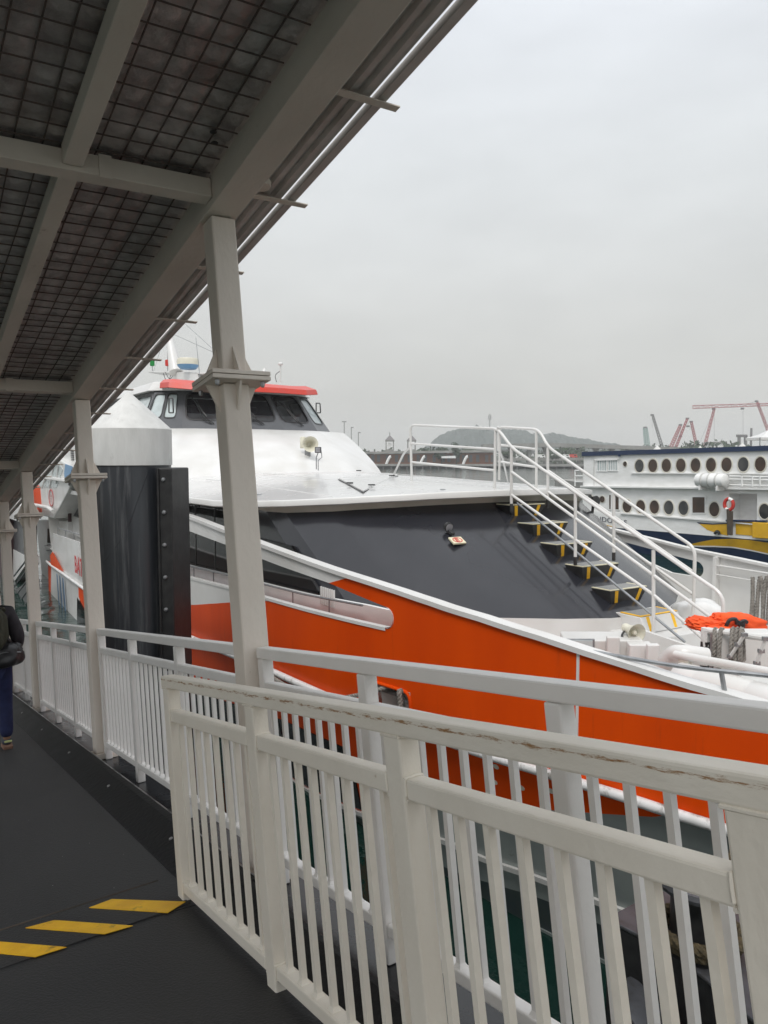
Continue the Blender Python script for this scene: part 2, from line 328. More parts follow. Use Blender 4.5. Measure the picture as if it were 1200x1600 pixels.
# cover plate band with painted stripes
band = [(4.10, .1), (4.17, 1.11), (3.78, 1.13), (3.72, .1)]
def bandp(h): return [G1(a, c, h) for a, c in [(4.04, -1.6), (4.17, 1.11), (3.78, 1.14), (3.64, -1.6)]]
bp = MB().prism(bandp(-1.551), bandp(-1.5455)).build('cover_plate', 'floor', floor, bevel=.001)
MB().tube([G1(4.185, 1.1, -1.549), G1(4.06, -1.6, -1.549)], .005, 5).build('plate_edge', 'trunk', floor)
qs_ = [[(4.108, .85), (3.805, 1.124), (3.745, 1.02), (4.088, .738)], [(4.063, .577), (3.728, .855), (3.736, .734), (4.076, .454)]]
for i in range(1, 6): qs_.append([(a_, c_-.283*i) for a_, c_ in ((4.063, .577), (3.728, .855), (3.732, .730), (4.074, .454))])
for q in qs_:
    MB().prism([G1(a, c, -1.5452) for a, c in q], [G1(a, c, -1.5425) for a, c in q]).build('yellow_stripe', 'yellow', floor)
rnd_ = random.Random(11); mb = MB()
for _ in range(170):
    a_, c_ = rnd_.uniform(2.6, 9), rnd_.uniform(-.6, 1.12); k_ = rnd_.uniform(.0015, .005)
    f_ = (lambda a, c, u: G1(a, c, u)) if a_ > 4.2 else (lambda a, c, u: G2(a, c, u+.105))
    if a_ <= 4.2: continue
    mb.add([f_(a_+k_*math.cos(t_+.5*k_), c_+k_*rnd_.uniform(.5, 1)*math.sin(t_), -1.5485) for t_ in (0, 1.6, 3.1, 4.6)]+[f_(a_, c_, -1.5465)], [(0, 1, 4), (1, 2, 4), (2, 3, 4), (3, 0, 4)])
tag(mb.build('grit', 'edge'), kind='stuff')
# kerb plate and wet ledge outside it
kb = MB(); sec = [(1.18, -1.57), (1.185, -1.545), (1.37, -1.462), (1.415, -1.455), (1.43, -1.47), (1.43, -1.56)]
kb.prism([G1(3.6, c, u) for c, u in sec], [G1(19, c, u) for c, u in sec])
kerb = tag(kb.build('kerb', 'kerb', bevel=.004), kind='structure')
sec2 = [(1.12, -1.49), (1.125, -1.45), (1.30, -1.37), (1.33, -1.37), (1.345, -1.39), (1.345, -1.49)]
mb = MB(); mb.prism([G1(-2, c+.05, u-.10) for c, u in sec2], [G1(3.59, c+.06, u-.09) for c, u in sec2])
tag(mb.build('landing_kerb', 'kerb', bevel=.004), kind='structure')
MB().tube([G1(3.6, 1.418, -1.458), G1(19, 1.418, -1.458)], .006, 6).build('kerb_highlight', 'edge', kerb)  # pale tube stands in for the highlight along the kerb's top edge
mb = MB(); mb.box(lambda a, c, u: G1(a, c, u), (-2, 1.432, -1.75), (19, 1.72, -1.552))
mb.box(lambda a, c, u: G1(a, c, u), (-2, -1.85, -1.95), (19, 1.60, -1.76))
ledge = tag(mb.build('ledge', 'ledge', bevel=.006), kind='structure')

# ================================================================== COVERED WALKWAY: canopy
def cu(a): return -.04*(a-3.77)
def GC(a, c, u): return G1(a, c, u + cu(a))
can = empty('walkway_canopy', G1(3.77, 0, 2.0), 'long covered walkway roof with cream beams and wire mesh over dark foil insulation', 'canopy')
def box_c(lo, hi, name, m, par=can, bev=.004):
    n = 8; mb = MB(); rows = []
    a0, a1 = lo[0], hi[0]
    vs = [GC(a, c, u) for a in (a0, a1) for c in (lo[1], hi[1]) for u in (lo[2], hi[2])]
    mb.add(vs, [(0, 1, 3, 2), (4, 6, 7, 5), (0, 4, 5, 1), (2, 3, 7, 6), (0, 2, 6, 4), (1, 5, 7, 3)])
    return mb.build(name, m, par, bevel=bev)
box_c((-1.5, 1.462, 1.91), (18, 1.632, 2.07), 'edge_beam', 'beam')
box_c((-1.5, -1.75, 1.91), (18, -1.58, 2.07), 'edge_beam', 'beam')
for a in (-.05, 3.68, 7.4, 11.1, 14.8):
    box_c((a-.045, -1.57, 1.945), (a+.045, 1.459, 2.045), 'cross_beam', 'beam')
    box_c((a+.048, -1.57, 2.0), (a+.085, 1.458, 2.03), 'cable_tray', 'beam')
    cc_ = GC(a-.05, 1.17, 1.99)
    MB().box(lambda x, y, z: GC(a+x, .93+y, z), (-.052, -.03, 1.935), (-.046, .03, 2.05)).build('clip', 'beam', can)
prev = -1.5
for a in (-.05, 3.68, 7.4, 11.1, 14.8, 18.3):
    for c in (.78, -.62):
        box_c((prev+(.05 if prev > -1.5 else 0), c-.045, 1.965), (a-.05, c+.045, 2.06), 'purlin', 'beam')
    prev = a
# insulation blanket bulging between wires
pw = .118; pa = .128
rows = []
na, nc = int(15/pa*3), int(3.05/pw*3)
for i in range(na+1):
    r = []
    for j in range(nc+1):
        a = 1.2+i*pa/3; c = -1.58+j*pw/3
        bu = math.sin(math.pi*(i % 3)/3)*math.sin(math.pi*(j % 3)/3)
        z = 2.092 - .022*bu + .006*noise.noise(V((a*3, c*3, 0))) + .008*noise.noise(V((a*9, c*9, 4)))
        r.append(GC(a, c, z))
    rows.append(r)
mb = MB(); mb.grid(rows); mb.build('insulation_blanket', 'foil', can, smooth=True, angle=180)
me = None
for j in range(int(3.0/pw)+1):
    c = -1.58+j*pw+random.uniform(-.006, .006)
    pts = [GC(1.2+k*.8, c+.008*math.sin(k*2.1+j), 2.077+.004*math.sin(k*1.3+j*.7)) for k in range(20)]
    MB().tube(pts, .0042, 5).build('mesh_wire', 'wire', can)
for i in range(int(14.6/pa)+1):
    a = 1.2+i*pa
    sk = random.uniform(-.012, .012)
    pts = [GC(a+sk*k/4, -1.57+k*.757, 2.070+.004*math.sin(k*1.9+i)) for k in range(5)]
    MB().tube(pts, .0042, 5).build('mesh_wire', 'wire', can)
# torn holes in the blanket
for px, py in ((333, 203), (335, 219), (240, 478), (255, 482)):
    rr = ray(px, py); uu = 2.066
    k = (uu + .03)/rr.dot(U1) if py < 300 else 1.9/rr.dot(U1)
    p = CAM + rr*k; a = (p-CAM).dot(A1); c = (p-CAM).dot(C1)
    MB().lathe(GC(a, c, 2.066), U1, [(.018, 0), (.018, .001)], 8).build('tear', 'blackrub', can)
# top sheet over everything and the ribbed overhang
box_c((-1.5, -1.75, 2.115), (18, 1.60, 2.125), 'roof_deck', 'sheet', bev=0)
rb = MB(); prof = [(1.634, 2.075)]
c = 1.64
while c < 1.90:
    prof += [(c, 2.075), (c+.012, 2.055), (c+.040, 2.055), (c+.052, 2.075)]; c += .066
prof += [(1.915, 2.080)]
n = 2
rb.grid([[GC(a, c_, u_) for c_, u_ in prof] for a in (-1.5, 18)]); rb.grid([[GC(a, c_, u_+.006) for c_, u_ in prof] for a in (-1.5, 18)])
rb.build('ribbed_sheet', 'sheet', can)
MB().box(GC, (-1.5, 1.926, 2.045), (18, 1.975, 2.085)).build('gutter_strip', 'sheet', can, bevel=.004)
a = .86
while a < 15:
    MB().box(GC, (a-.02, 1.60, 2.028), (a+.02, 2.04, 2.034)).box(GC, (a+.014, 1.60, 2.034), (a+.02, 2.04, 2.044)).build('roof_bracket', 'beam', can)
    a += .945
MB().lathe(GC(3.55, 1.70, 2.0), U1, [(.05, 0), (.055, .03), (.03, .05)], 10).build('sealant_blob', 'beam', can)

# ---- columns
def column(a, lab):
    top = 1.905+cu(a); ct = 1.553
    o = empty('support_column', G1(a, ct, -1.55), lab, 'column', 'columns carrying the walkway canopy')
    h = .072
    MB().box(G1, (a-h, ct-h, -1.50), (a+h, ct+h, 1.0)).build('shaft', 'column', o, bevel=.009)
    MB().box(G1, (a-h+.004, ct-h+.004, 1.052), (a+h-.004, ct+h-.004, top)).build('shaft', 'column', o, bevel=.009)
    for u in (1.002, 1.028):
        MB().box(G1, (a-.16, ct-.16, u), (a+.16, ct+.16, u+.022)).build('flange', 'column', o, bevel=.003)
    MB().box(G1, (a-.11, ct-.11, -1.549), (a+.11, ct+.11, -1.50)).build('base_plate', 'column', o, bevel=.003)
    for sx, sy in ((1, 0), (-1, 0), (0, 1), (0, -1)):
        for up in (1, -1):
            mb = MB(); u0 = 1.051 if up > 0 else 1.001; u1 = u0+up*.15
            ps = [(h-.002, u0), (.14, u0), (h-.002, u1)]
            f = lambda q, d, u: G1(a+(sx*q if sx else d), ct+(sy*q if sy else d), u)
            mb.prism([f(q, -.006, u) for q, u in ps], [f(q, .006, u) for q, u in ps]).build('gusset', 'column', o)
    for sx in (-1, 1):
        for sy in (-1, 1):
            MB().lathe(G1(a+sx*.125, ct+sy*.125, .972), U1, [(.008, 0), (.013, .01), (.013, .027), (.004, .028), (.004, .11), (.013, .085-.004), (.013, .10)][:3], 6).build('bolt', 'steel', o)
    return o
labs = ['cream steel column in the middle of the picture, tallest, standing behind the near railing post',
        'cream steel column standing directly in front of the black mooring pile',
        'cream steel column in front of the white ferry door with green window',
        'slim cream steel column just right of the walking person',
        'farthest cream steel column, at the left picture edge beyond the person']
for a, lb in zip((3.80, 7.50, 11.15, 13.75, 15.6), labs): column(a, lb)

# ---- railings
def make_bal(F, m, L0, L1, wd=.026):
    mb = MB(); mb.box(lambda a, c, u: F(a, c, u) - F(0, 0, 0), (-wd/2, -wd/2, L0), (wd/2, wd/2, L1))
    k_ = wd/2+.007
    mb.add([F(x, y, L0)-F(0, 0, 0) for x, y in ((-k_, -k_), (k_, -k_), (k_, k_), (-k_, k_))]+[F(x, y, L0+.014)-F(0, 0, 0) for x, y in ((-wd/2, -wd/2), (wd/2, -wd/2), (wd/2, wd/2), (-wd/2, wd/2))], [(0, 1, 5, 4), (1, 2, 6, 5), (2, 3, 7, 6), (3, 0, 4, 7)])
    o = mb.build('baluster', m, None, bevel=0); me = o.data; bpy.data.objects.remove(o); return me
def rail_bay(F, c, a0, a1, ubot, utop, name_lab, m, mtop, bal, posts, group, foot, cat='railing', nb=9):
    o = empty('railing', F((a0+a1)/2, c, foot), name_lab, cat, group)
    MB().box(F, (a0+.002, c-.034, utop-.056), (a1-.002, c+.034, utop)).build('top_rail', mtop, o, bevel=.007)
    inner = [a0]+posts+[a1]
    for p in posts:
        MB().box(F, (p-.032, c-.030, foot), (p+.032, c+.030, utop-.058)).build('post', m, o, bevel=.006)
    for x0, x1 in zip(inner, inner[1:]):
        x0 += .036; x1 -= .036
        MB().box(F, (x0, c-.026, utop-.222), (x1, c+.026, utop-.172)).build('mid_rail', m, o, bevel=.006)
        MB().box(F, (x0, c-.026, ubot), (x1, c+.026, ubot+.048)).build('bottom_rail', m, o, bevel=.006)
        k = max(2, round((x1-x0)/.122)); 
        for i in range(k):
            a = x0+(x1-x0)*(i+.5)/k
            inst(bal, 'baluster', o, F(a, c, 0))
    return o
balF = make_bal(G1, 'farrail', -1.392, -.602, .0225)
# bays between the columns (top rails stop at each column)
bays = [(-.9, 3.715, [.55, 1.62, 2.68], 'outer railing run at the right, below the orange hull, nearest outer bay'),
        (3.885, 7.415, [5.1, 6.3], 'outer railing bay in front of the black pile, between the two nearest columns'),
        (7.585, 11.065, [8.75, 9.9], 'outer railing bay between the second and third columns, white bars close together'),
        (11.235, 13.665, [12.4], 'short outer railing bay beyond the third column'),
        (13.835, 18.0, [15.0, 16.2, 17.4], 'most distant outer railing bay beside the walking person')]
for a0, a1, ps, lb in bays:
    o = rail_bay(G1, 1.576, a0, a1, -1.44, -.378, lb, 'farrail', 'farrail', balF, ps, 'outer railing bays along the walkway edge', -1.55)
    for x in (a0+.034, a1-.034):
        MB().box(G1, (x-.032, 1.546, -1.55), (x+.032, 1.606, -.436)).build('post', 'farrail', o, bevel=.006)
# near railing on the landing
F2 = G2
balN = make_bal(F2, 'rail', -1.335, -.555, .021)
near_posts = [3.93, 2.82, 1.80, .765, -.3]
cN = 1.115
o = empty('railing', F2(2, cN, -1.45), 'near cream railing with rust-streaked top rail across the lower right foreground', 'railing')
MB().box(F2, (-.36, cN-.034, -.402), (3.985, cN+.034, -.345)).build('top_rail', 'rust_rail', o, bevel=.007)
for i, p in enumerate(near_posts):
    MB().box(F2, (p-.042, cN-.032, -1.449), (p+.042, cN+.032, -.404)).build('post', 'rail', o, bevel=.007)
for x1, x0 in zip(near_posts, near_posts[1:]):
    x0 += .046; x1 -= .046
    MB().box(F2, (x0, cN-.027, -.565), (x1, cN+.027, -.510)).build('mid_rail', 'rail', o, bevel=.006)
    MB().box(F2, (x0, cN-.027, -1.385), (x1, cN+.027, -1.335)).build('bottom_rail', 'rail', o, bevel=.006)
    for i in range(8):
        a = x0+(x1-x0)*(i+.6)/8.2; inst(balN, 'baluster', o, F2(a, cN, 0))
    for ux, uy in ((-.565, -.510), (-1.385, -1.335)):
        for xe in (x0, x1):
            q_ = [F2(xe, cN+s_*.028, u_) for s_, u_ in ((-1, ux-.001), (1, ux-.001), (1, uy+.001), (-1, uy+.001), (-1, ux-.001))]
            MB().tube([a_.lerp(b_, t_/5)+V((0, 0, .0015*((t_*7+int(xe*9)) % 3-1))) for a_, b_ in zip(q_, q_[1:]) for t_ in range(5)], .0052, 6).build('weld_bead', 'rail', o)
for p_ in near_posts:
    q_ = [F2(p_+sx*.043, cN+sy*.033, -.4035) for sx, sy in ((-1, -1), (1, -1), (1, 1), (-1, 1), (-1, -1))]
    MB().tube(q_, .0045, 6).build('weld_bead', 'rust_rail', o)
    MB().box(F2, (p_-.062, cN-.052, -1.4495), (p_+.062, cN+.052, -1.441)).build('foot_plate', 'kerb', o, bevel=.002)
for i in range(9):
    a_ = 4.6+1.55*i
    MB().lathe(G1(a_, 1.30, -1.494), (U1+C1*-.42).normalized(), [(.012, 0), (.012, .006), (.008, .010), (0, .011)], 8).build('rivet', 'edge', kerb)

# ================================================================== MOORING PILE
pc = at(226, 900, 11.0); pc.z = 0
pile = empty('mooring_pile', W(pc.x, pc.y, 0), 'thick black sleeved mooring pile with white conical cap beside the ferry', 'pile')
cc = at(204, 725, 11.0); cx, cy = cc.x, cc.y
MB().lathe(W(cx, cy, 0), (0, 0, 1), [(.56, -3), (.56, 1), (.562, 4.70)], 40).build('sleeve', 'pile', pile)
mb = MB(); mb.lathe(W(cx, cy, 0), (0, 0, 1), [(.545, 4.69), (.578, 4.695), (.578, 5.20), (.57, 5.215), (.02, 5.72), (.0, 5.725)], 40, cap=False)
mb.build('cap', 'cap', pile, angle=20)
zz0 = [(-2.55, 3.05), (-2.2, 3.25), (-1.9, 3.42), (-1.6, 3.62), (-1.3, 3.92), (-1.05, 4.3), (-.85, 4.6)]
MB().tube([W(cx+.563*math.cos(a), cy+.563*math.sin(a), z) for a, z in zz0], .006, 5).build('weld_seam', 'pile', pile)
# fender board on the ferry side
fx = lambda a, b, z: W(cx, cy, 0) + V((1, -.12, 0)).normalized()*a + V((.12, 1, 0)).normalized()*b + V((0, 0, z))
MB().box(fx, (.555, -.40, -1.5), (.77, .25, 4.66)).build('fender_board', 'blackrub', pile, bevel=.02)
MB().box(fx, (.565, -.425, -1.5), (.595, -.395, 4.66)).build('fender_rib', 'blackrub', pile, bevel=.006)
for i in range(11):
    MB().lathe(fx(.655, -.40, 4.50-.45*i), V((-.12, -1, 0)), [(.03, 0), (.03, .012), (.022, .026), (.004, .032)], 10).build('bolt', 'steel', pile)

# ================================================================== MAIN FERRY
fer = empty('ferry', B(0, 0, -5.5), 'large orange and white ferry with charcoal front and boarding stairs, moored alongside the walkway', 'ferry')
Gp = [(-34, 4.3), (-10, 4.6), (-3, 4.55), (-1, 4.48), (1.4, 4.25), (3.2, 3.98), (4.8, 3.65), (6.4, 3.15), (8, 2.4), (9.3, 1.4), (10, .45)]
def sm(pts, x):                          # smooth interpolation
    return (interp(pts, x-.7)+2*interp(pts, x)+interp(pts, x+.7))/4
def T(s, z): return sm(Gp, s) - .30*max(0, -3.2-z)*max(0, min(1, (s+9)/7))
def hs(px, py, side=-1):
    t = side*4.4
    for _ in range(60):
        s, z = on_t(px, py, t); s = max(-34, min(10, s)); t = t*.5 + .5*side*T(s, z)
    return on_t(px, py, t)
def curve(pix, side=-1, pre=(), post=()): return sorted(list(pre)+[hs(x, y, side) for x, y in pix]+list(post))
zg_ = curve([(291, 805), (372, 837), (418, 854), (521, 892), (628, 924), (700, 953), (760, 966), (905, 1016), (1000, 1043), (1064, 1064), (1167, 1098), (1200, 1112)], post=[(8.5, -2.15), (10, -2.1)])
z1_ = curve([(291, 828), (372, 858), (420, 878), (514, 911), (607, 950)])
z2_ = curve([(291, 901), (378, 923), (424, 937), (485, 954), (603, 982)])
zb_ = curve([(291, 946), (378, 940), (424, 939)])
zt_ = curve([(82, 883), (136, 921), (291, 991), (430, 1048), (545, 1099), (750, 1173), (850, 1203), (960, 1236), (1157, 1299)], post=[(8.5, -2.75), (10, -2.6)])
zo_ = curve([(560, 1264), (620, 1244), (695, 1256), (870, 1266), (1030, 1277)], post=[(6.2, -2.98)])
zs_ = curve([(490, 1236), (560, 1266), (700, 1311), (760, 1340), (840, 1366)], post=[(8.5, -4.4), (10, -4.3)])
zs_ = [(-24, zs_[0][1]-1.0), (-10, zs_[0][1]-.55)] + zs_
zd_ = curve([(705, 1362), (850, 1405)]); zl_ = curve([(708, 1393), (850, 1452)])
zd = lambda s: interp([(-24, zd_[0][1]-.5), (-8, zd_[0][1]-.2)]+zd_+[(10, zd_[-1][1]+.1)], s); zl = lambda s: interp(zl_, s)
print('hull rows', zs_, zd_, zl_)
zg = lambda s: sm(zg_, s); z1 = lambda s: interp(z1_, s); z2 = lambda s: interp(z2_, s); zt = lambda s: interp(zt_, s)
zs = lambda s: interp(zs_, s)
zb = lambda s: interp(zb_, s)
def hp(s, z, side=-1, off=0): return B(s, side*(T(s, z)+off), z)
def patch(ca, cb, n, m, name, mt, side=-1, off=0, th=.07, par=fer, f2=None):
    """solid sheet on the hull between two (s, z) curves"""
    O, I = [], []
    for j in range(m+1):
        o_, i_ = [], []
        for i in range(n+1):
            a, b = ca(i/n), cb(i/n); s, z = lerp(a[0], b[0], j/m), lerp(a[1], b[1], j/m)
            o_.append(hp(s, z, side, off)); i_.append(hp(s, z, side, off-th))
        O.append(o_); I.append(i_)
    mb = MB(); mb.grid(O); mb.grid([r[::-1] for r in I])
    mb.grid([O[0], I[0]]); mb.grid([O[-1], I[-1]]); mb.grid([[r[0] for r in O], [r[0] for r in I]]); mb.grid([[r[-1] for r in O], [r[-1] for r in I]])
    return mb.build(name, mt, par, smooth=True, angle=30)
def seg(f, s0, s1): return lambda u: (lerp(s0, s1, u), f(lerp(s0, s1, u)))
sA = hs(550, 905)[0]; sA2 = hs(514, 911)[0]; sE = hs(603, 950)[0]; sW = hs(424, 938)[0]
sO0, sO1 = hs(588, 1085)[0], hs(641, 1085)[0]
zm = lambda s: lerp(zt(s), (z2(s) if s < sE else lerp(z2(sE), zg(s), .0) if s < sE+.6 else z2(sE)), .55)
SAFT = -13.0
patch(seg(zg, SAFT, sA), seg(z1, SAFT, sA2), 20, 2, 'side_strut', 'white')
patch(seg(zg, sA, sE), seg(z1, sA2, sE), 12, 2, 'hull_panel', 'orange')
r_ = (z1(sE)-z2(sE))/2; s1_ = sE+r_*1.0+.12
def ring_in(u):
    if u < .2: return (sE, lerp(zg(sE), z1(sE), u/.2))
    if u > .8: return (sE, lerp(z2(sE), zm(sE), (u-.8)/.2))
    a = math.pi*(u-.2)/.6; return (sE+r_*1.0*math.sin(a), lerp(z1(sE), z2(sE), (1-math.cos(a))/2))
patch(ring_in, lambda u: (s1_, lerp(zg(s1_), zm(s1_), u)), 40, 3, 'hull_panel', 'orange')
mb = MB(); pts = []
for i in range(17):
    a = math.pi*i/16; pts.append((sE+r_*math.sin(a), lerp(z1(sE), z2(sE), (1-math.cos(a))/2)))
mb.grid([[hp(s, z, off=.006) for s, z in pts], [hp(s, z, off=-.22) for s, z in pts], [hp(s+.02*1, z, off=-.22) for s, z in pts], [hp(s+.012, z, off=.006) for s, z in pts]])
mb.build('slot_rim', 'white', fer, smooth=True)
patch(seg(z2, SAFT, sW), seg(zb, SAFT, sW), 20, 1, 'bulwark_panel', 'white')
zE = lambda s: zb(s) if s < sW else z2(s)
patch(seg(lambda s: min(zE(s), z2(s)-.001), SAFT, sE), seg(zm, SAFT, sE), 40, 2, 'hull_panel', 'orange')
patch(seg(zg, s1_, 9.9), seg(zm, s1_, 9.9), 46, 4, 'hull_panel', 'orange')
zop = lambda s: zt(s)+.04+(zt(sO0)*0)+.40
patch(seg(zm, SAFT, sO0), seg(zt, SAFT, sO0), 36, 2, 'hull_panel', 'orange')
patch(seg(zm, sO0, sO1), seg(zop, sO0, sO1), 8, 1, 'hull_panel', 'orange')
patch(seg(zm, sO1, 9.9), seg(zt, sO1, 9.9), 44, 3, 'hull_panel', 'orange')
MB().grid([[hp(s, z2(s), off=o)+V((0, 0, h)) for o, h in ((.012, -.03), (.012, .012), (-.085, .012), (-.085, -.03), (.012, -.03))] for s in [SAFT+(sE-SAFT)*i/50 for i in range(51)]]).build('bulwark_cap', 'white', fer)
# panel seam
se = hs(903, 1050)[0]
patch(lambda u: (se-.014, lerp(zg(se)-.03, zt(se)+.1, u)), lambda u: (se+.014, lerp(zg(se)-.03, zt(se)+.1, u)), 8, 1, 'panel_seam', 'white', off=.006, th=.02)
# mooring opening with its box
mb = MB()
q = [(sO0, zop(sO0)), (sO1, zop(sO1)), (sO1, zt(sO1)), (sO0, zt(sO0))]
rows = [[hp(s, z, off=.012) for s, z in q], [hp(s, z, off=-.45) for s, z in q]]
mb.grid(rows, True); mb.add(rows[1], [(0, 1, 2, 3)]); mb.build('mooring_recess', 'deckgrey', fer)
mb = MB(); mb.tube(bend([hp(sO0, zop(sO0), off=.01), hp(sO1, zop(sO1), off=.01), hp(sO1, zt(sO1), off=.01)], .12), .022, 8).build('opening_rim', 'orange', fer)
pO = hp((sO0+sO1)/2, zt(sO0)+.0, off=-.22)
MB().lathe(pO, (0, 0, 1), [(.06, 0), (.06, .22), (.085, .23), (.085, .26), (.0, .27)], 16).build('mooring_bitt', 'steel', fer)
# gunwale cap and inner bulwark
O = []; S = [SAFT + (9.95-SAFT)*i/90 for i in range(91)]
mb = MB(); mb.grid([[hp(s, zg(s), off=o)+V((0, 0, h)) for o, h in ((.035, -.035), (.035, .022), (-.13, .022), (-.13, -.035), (.035, -.035))] for s in S])
mb.build('gunwale_cap', 'white', fer, smooth=False)
# rub tube
mb = MB(); mb.tube([hp(s, zt(s), off=.055) for s in [-24+33.9*i/110 for i in range(111)]], .052, 12).build('rub_tube', 'tube', fer)
# lower hull
zmn = lambda s: min(zt(s)-.02, interp([(-30, zs(0))]+[(x, y) for x, y in zo_], s)) if s > 1.0 else zs(s)
patch(seg(zt, -24, 9.8), seg(zmn, -24, 9.8), 110, 3, 'lower_hull_side', 'orange')
patch(seg(zmn, .95, 9.8), seg(zs, .95, 9.8), 60, 2, 'grey_hull_side', 'greyhull')
patch(seg(zs, -24, 9.8), seg(lambda s: zs(s)-.07, -24, 9.8), 90, 1, 'chine_strip', 'white', off=.05, th=.12)
patch(seg(lambda s: zs(s)-.07, -24, 9.8), seg(zd, -24, 9.8), 90, 1, 'grey_hull_side', 'greyhull', off=-.01)
patch(seg(zd, -24, 9.8), seg(zl, -24, 9.8), 90, 1, 'antifouling_band', 'boot', off=-.012)
patch(seg(zl, -24, 9.8), seg(lambda s: -6.2, -24, 9.8), 90, 1, 'antifouling_band', 'greyhull', off=.01)
sk = hs(545, 1165)[0]
zk = lambda s: interp(sorted([hs(104, 944), hs(135, 965), hs(330, 1088), hs(448, 1127), hs(540, 1168)]), s)
patch(seg(zk, -16.3, sk), seg(lambda s: zs(s)+.03, -16.8, sk-.15), 50, 2, 'lower_window_band', 'black_glass', off=.02, th=.03)
for s in (-15.4, -13.6, -11.8, -3.2, -1.4):
    MB().box(lambda a, b, z: hp(a, z, off=b), (s-.02, .02, zs(s)+.05), (s+.02, .032, zk(s)-.02)).build('window_mullion', 'black', fer)
# tan service discs on the bow
for px, py in ((773, 1222), (815, 1231), (861, 1236), (775, 1198), (784, 1291), (820, 1318)):
    s, z = hs(px, py); k = .038
    patch(lambda u: (s+k*math.cos(u*math.pi), z+k*.8*math.sin(u*math.pi)), lambda u: (s+k*math.cos(u*math.pi), z-k*.8*math.sin(u*math.pi)), 10, 1, 'hull_disc', 'yel2' if py > 1280 else 'cream', off=.004, th=.01)
# ---- port side hull and bulwark (seen from inside)
pg_ = curve([(948, 824), (1060, 852), (1093, 860), (1200, 882)], 1); 
pg_ = [(-13, pg_[0][1]+.5)] + pg_ + [(6, -2.2), (10, -2.1)]
p1_ = curve([(982, 847), (1060, 869), (1093, 877)], 1); p2_ = curve([(1012, 876), (1042, 893), (1093, 901)], 1)
zpg = lambda s: interp(pg_, s); zp1 = lambda s: interp(p1_, s); zp2 = lambda s: interp(p2_, s)
ZD = -3.02
sP = p1_[-1][0]
pb = lambda s: ZD-.1
patch(seg(zpg, -13, sP), seg(zp1, -13, sP), 20, 1, 'port_bulwark', 'white', 1)
patch(seg(zp2, -13, sP), seg(lambda s: -3.2, -13, sP), 20, 2, 'port_bulwark', 'white', 1)
rp = (zp1(sP)-zp2(sP))/2
def ring_p(u):
    if u < .2: return (sP, lerp(zpg(sP), zp1(sP), u/.2))
    if u > .8: return (sP, lerp(zp2(sP), -3.2, (u-.8)/.2))
    a = math.pi*(u-.2)/.6; return (sP+rp*math.sin(a), lerp(zp1(sP), zp2(sP), (1-math.cos(a))/2))
patch(ring_p, lambda u: (sP+rp+.1, lerp(zpg(sP+rp), -3.2, u)), 40, 2, 'port_bulwark', 'white', 1)
patch(seg(zpg, sP+rp+.1, 9.9), seg(lambda s: -3.2, sP+rp+.1, 9.9), 40, 3, 'port_bulwark', 'white', 1)
patch(seg(lambda s: -3.2, -24, 9.9), seg(lambda s: -6.2, -24, 9.9), 60, 3, 'port_hull_side', 'white', 1)
S = [-13 + 22.95*i/80 for i in range(81)]
MB().grid([[hp(s, zpg(s), 1, off=o)+V((0, 0, h)) for o, h in ((.035, -.03), (.035, .02), (-.13, .02), (-.13, -.03), (.035, -.03))] for s in S]).build('gunwale_cap', 'white', fer, smooth=False)
for s in (.9, 2.35, 3.9, 5.4, 6.9):
    t = T(s, -2)-.075
    if s > 3: MB().box(lambda a, b, z: B(s+a, b, z), (-.035, -t+.0, ZD), (.035, -t+.13, zg(s)-.04)).build('bulwark_frame', 'white', fer, bevel=.004)
    MB().box(lambda a, b, z: B(s+a, b, z), (-.035, t-.13, ZD), (.035, t-.0, zpg(s)-.03)).build('bulwark_frame', 'white', fer, bevel=.004)
for z, r in ((-2.10, .02), (-2.28, .014)):
    MB().tube([B(s, T(s, z)-.16, z) for s in [.9+i*.4 for i in range(14)]], r, 8).build('bulwark_pipe', 'white', fer)
# deck, transom
S = [-24+33.8*i/90 for i in range(91)]
dk = lambda s: ZD - max(0, min(.7, -s*.12))
MB().grid([[B(s, -T(s, -2.5)+.06, dk(s)), B(s, 0, dk(s)+.02), B(s, T(s, -2.5)-.06, dk(s))] for s in S]).build('foredeck', 'deckgrey', fer, smooth=True)
MB().grid([[B(-24, -4.2, -5.2), B(-24, 4.2, -5.2)], [B(-24, -4.5, 0), B(-24, 4.5, 0)]]).build('transom', 'white', fer)

# ---- superstructure front and sides
topc = [(-24, 3.72), (-2.9, 3.68), (-2.35, 3.55), (-1.85, 3.2), (-1.6, 3.0), (-1.0, 2.1), (-.62, 1.2), (-.45, .6), (-.4, 0)]
botc = [(-24, 3.72), (-.75, 3.68), (-.1, 3.5), (.45, 3.1), (.85, 2.8), (1.65, 2.05), (2.2, 1.25), (2.5, .6), (2.6, 0)]
def ztop(s, t): return zroof(s, t)-.26
def zroof(s, t): return -.545 - .025*max(s, -7) - .0185*t*t
def mir(c, n=4):
    o = [(s, -t) for s, t in c]; o += [(s, t) for s, t in reversed(c[:-1])]
    r = [o[0]]
    for a, b in zip(o, o[1:]):
        for k in range(1, n+1): r.append((lerp(a[0], b[0], k/n), lerp(a[1], b[1], k/n)))
    return r
tt, bb = mir(topc), mir(botc)
rows = []
for k in range(7):
    f = k/6; rows.append([B(lerp(a[0], b[0], f), lerp(a[1], b[1], f), lerp(ztop(*a), -2.34+.01*abs(b[1]), f)) for a, b in zip(tt, bb)])
MB().grid(rows).build('charcoal_front', 'dark', fer, smooth=True, angle=24)
MB().grid([rows[-1], [B(b[0]+.05, b[1]*1.012, -3.03) for b in bb]]).build('front_base', 'white', fer, smooth=True)
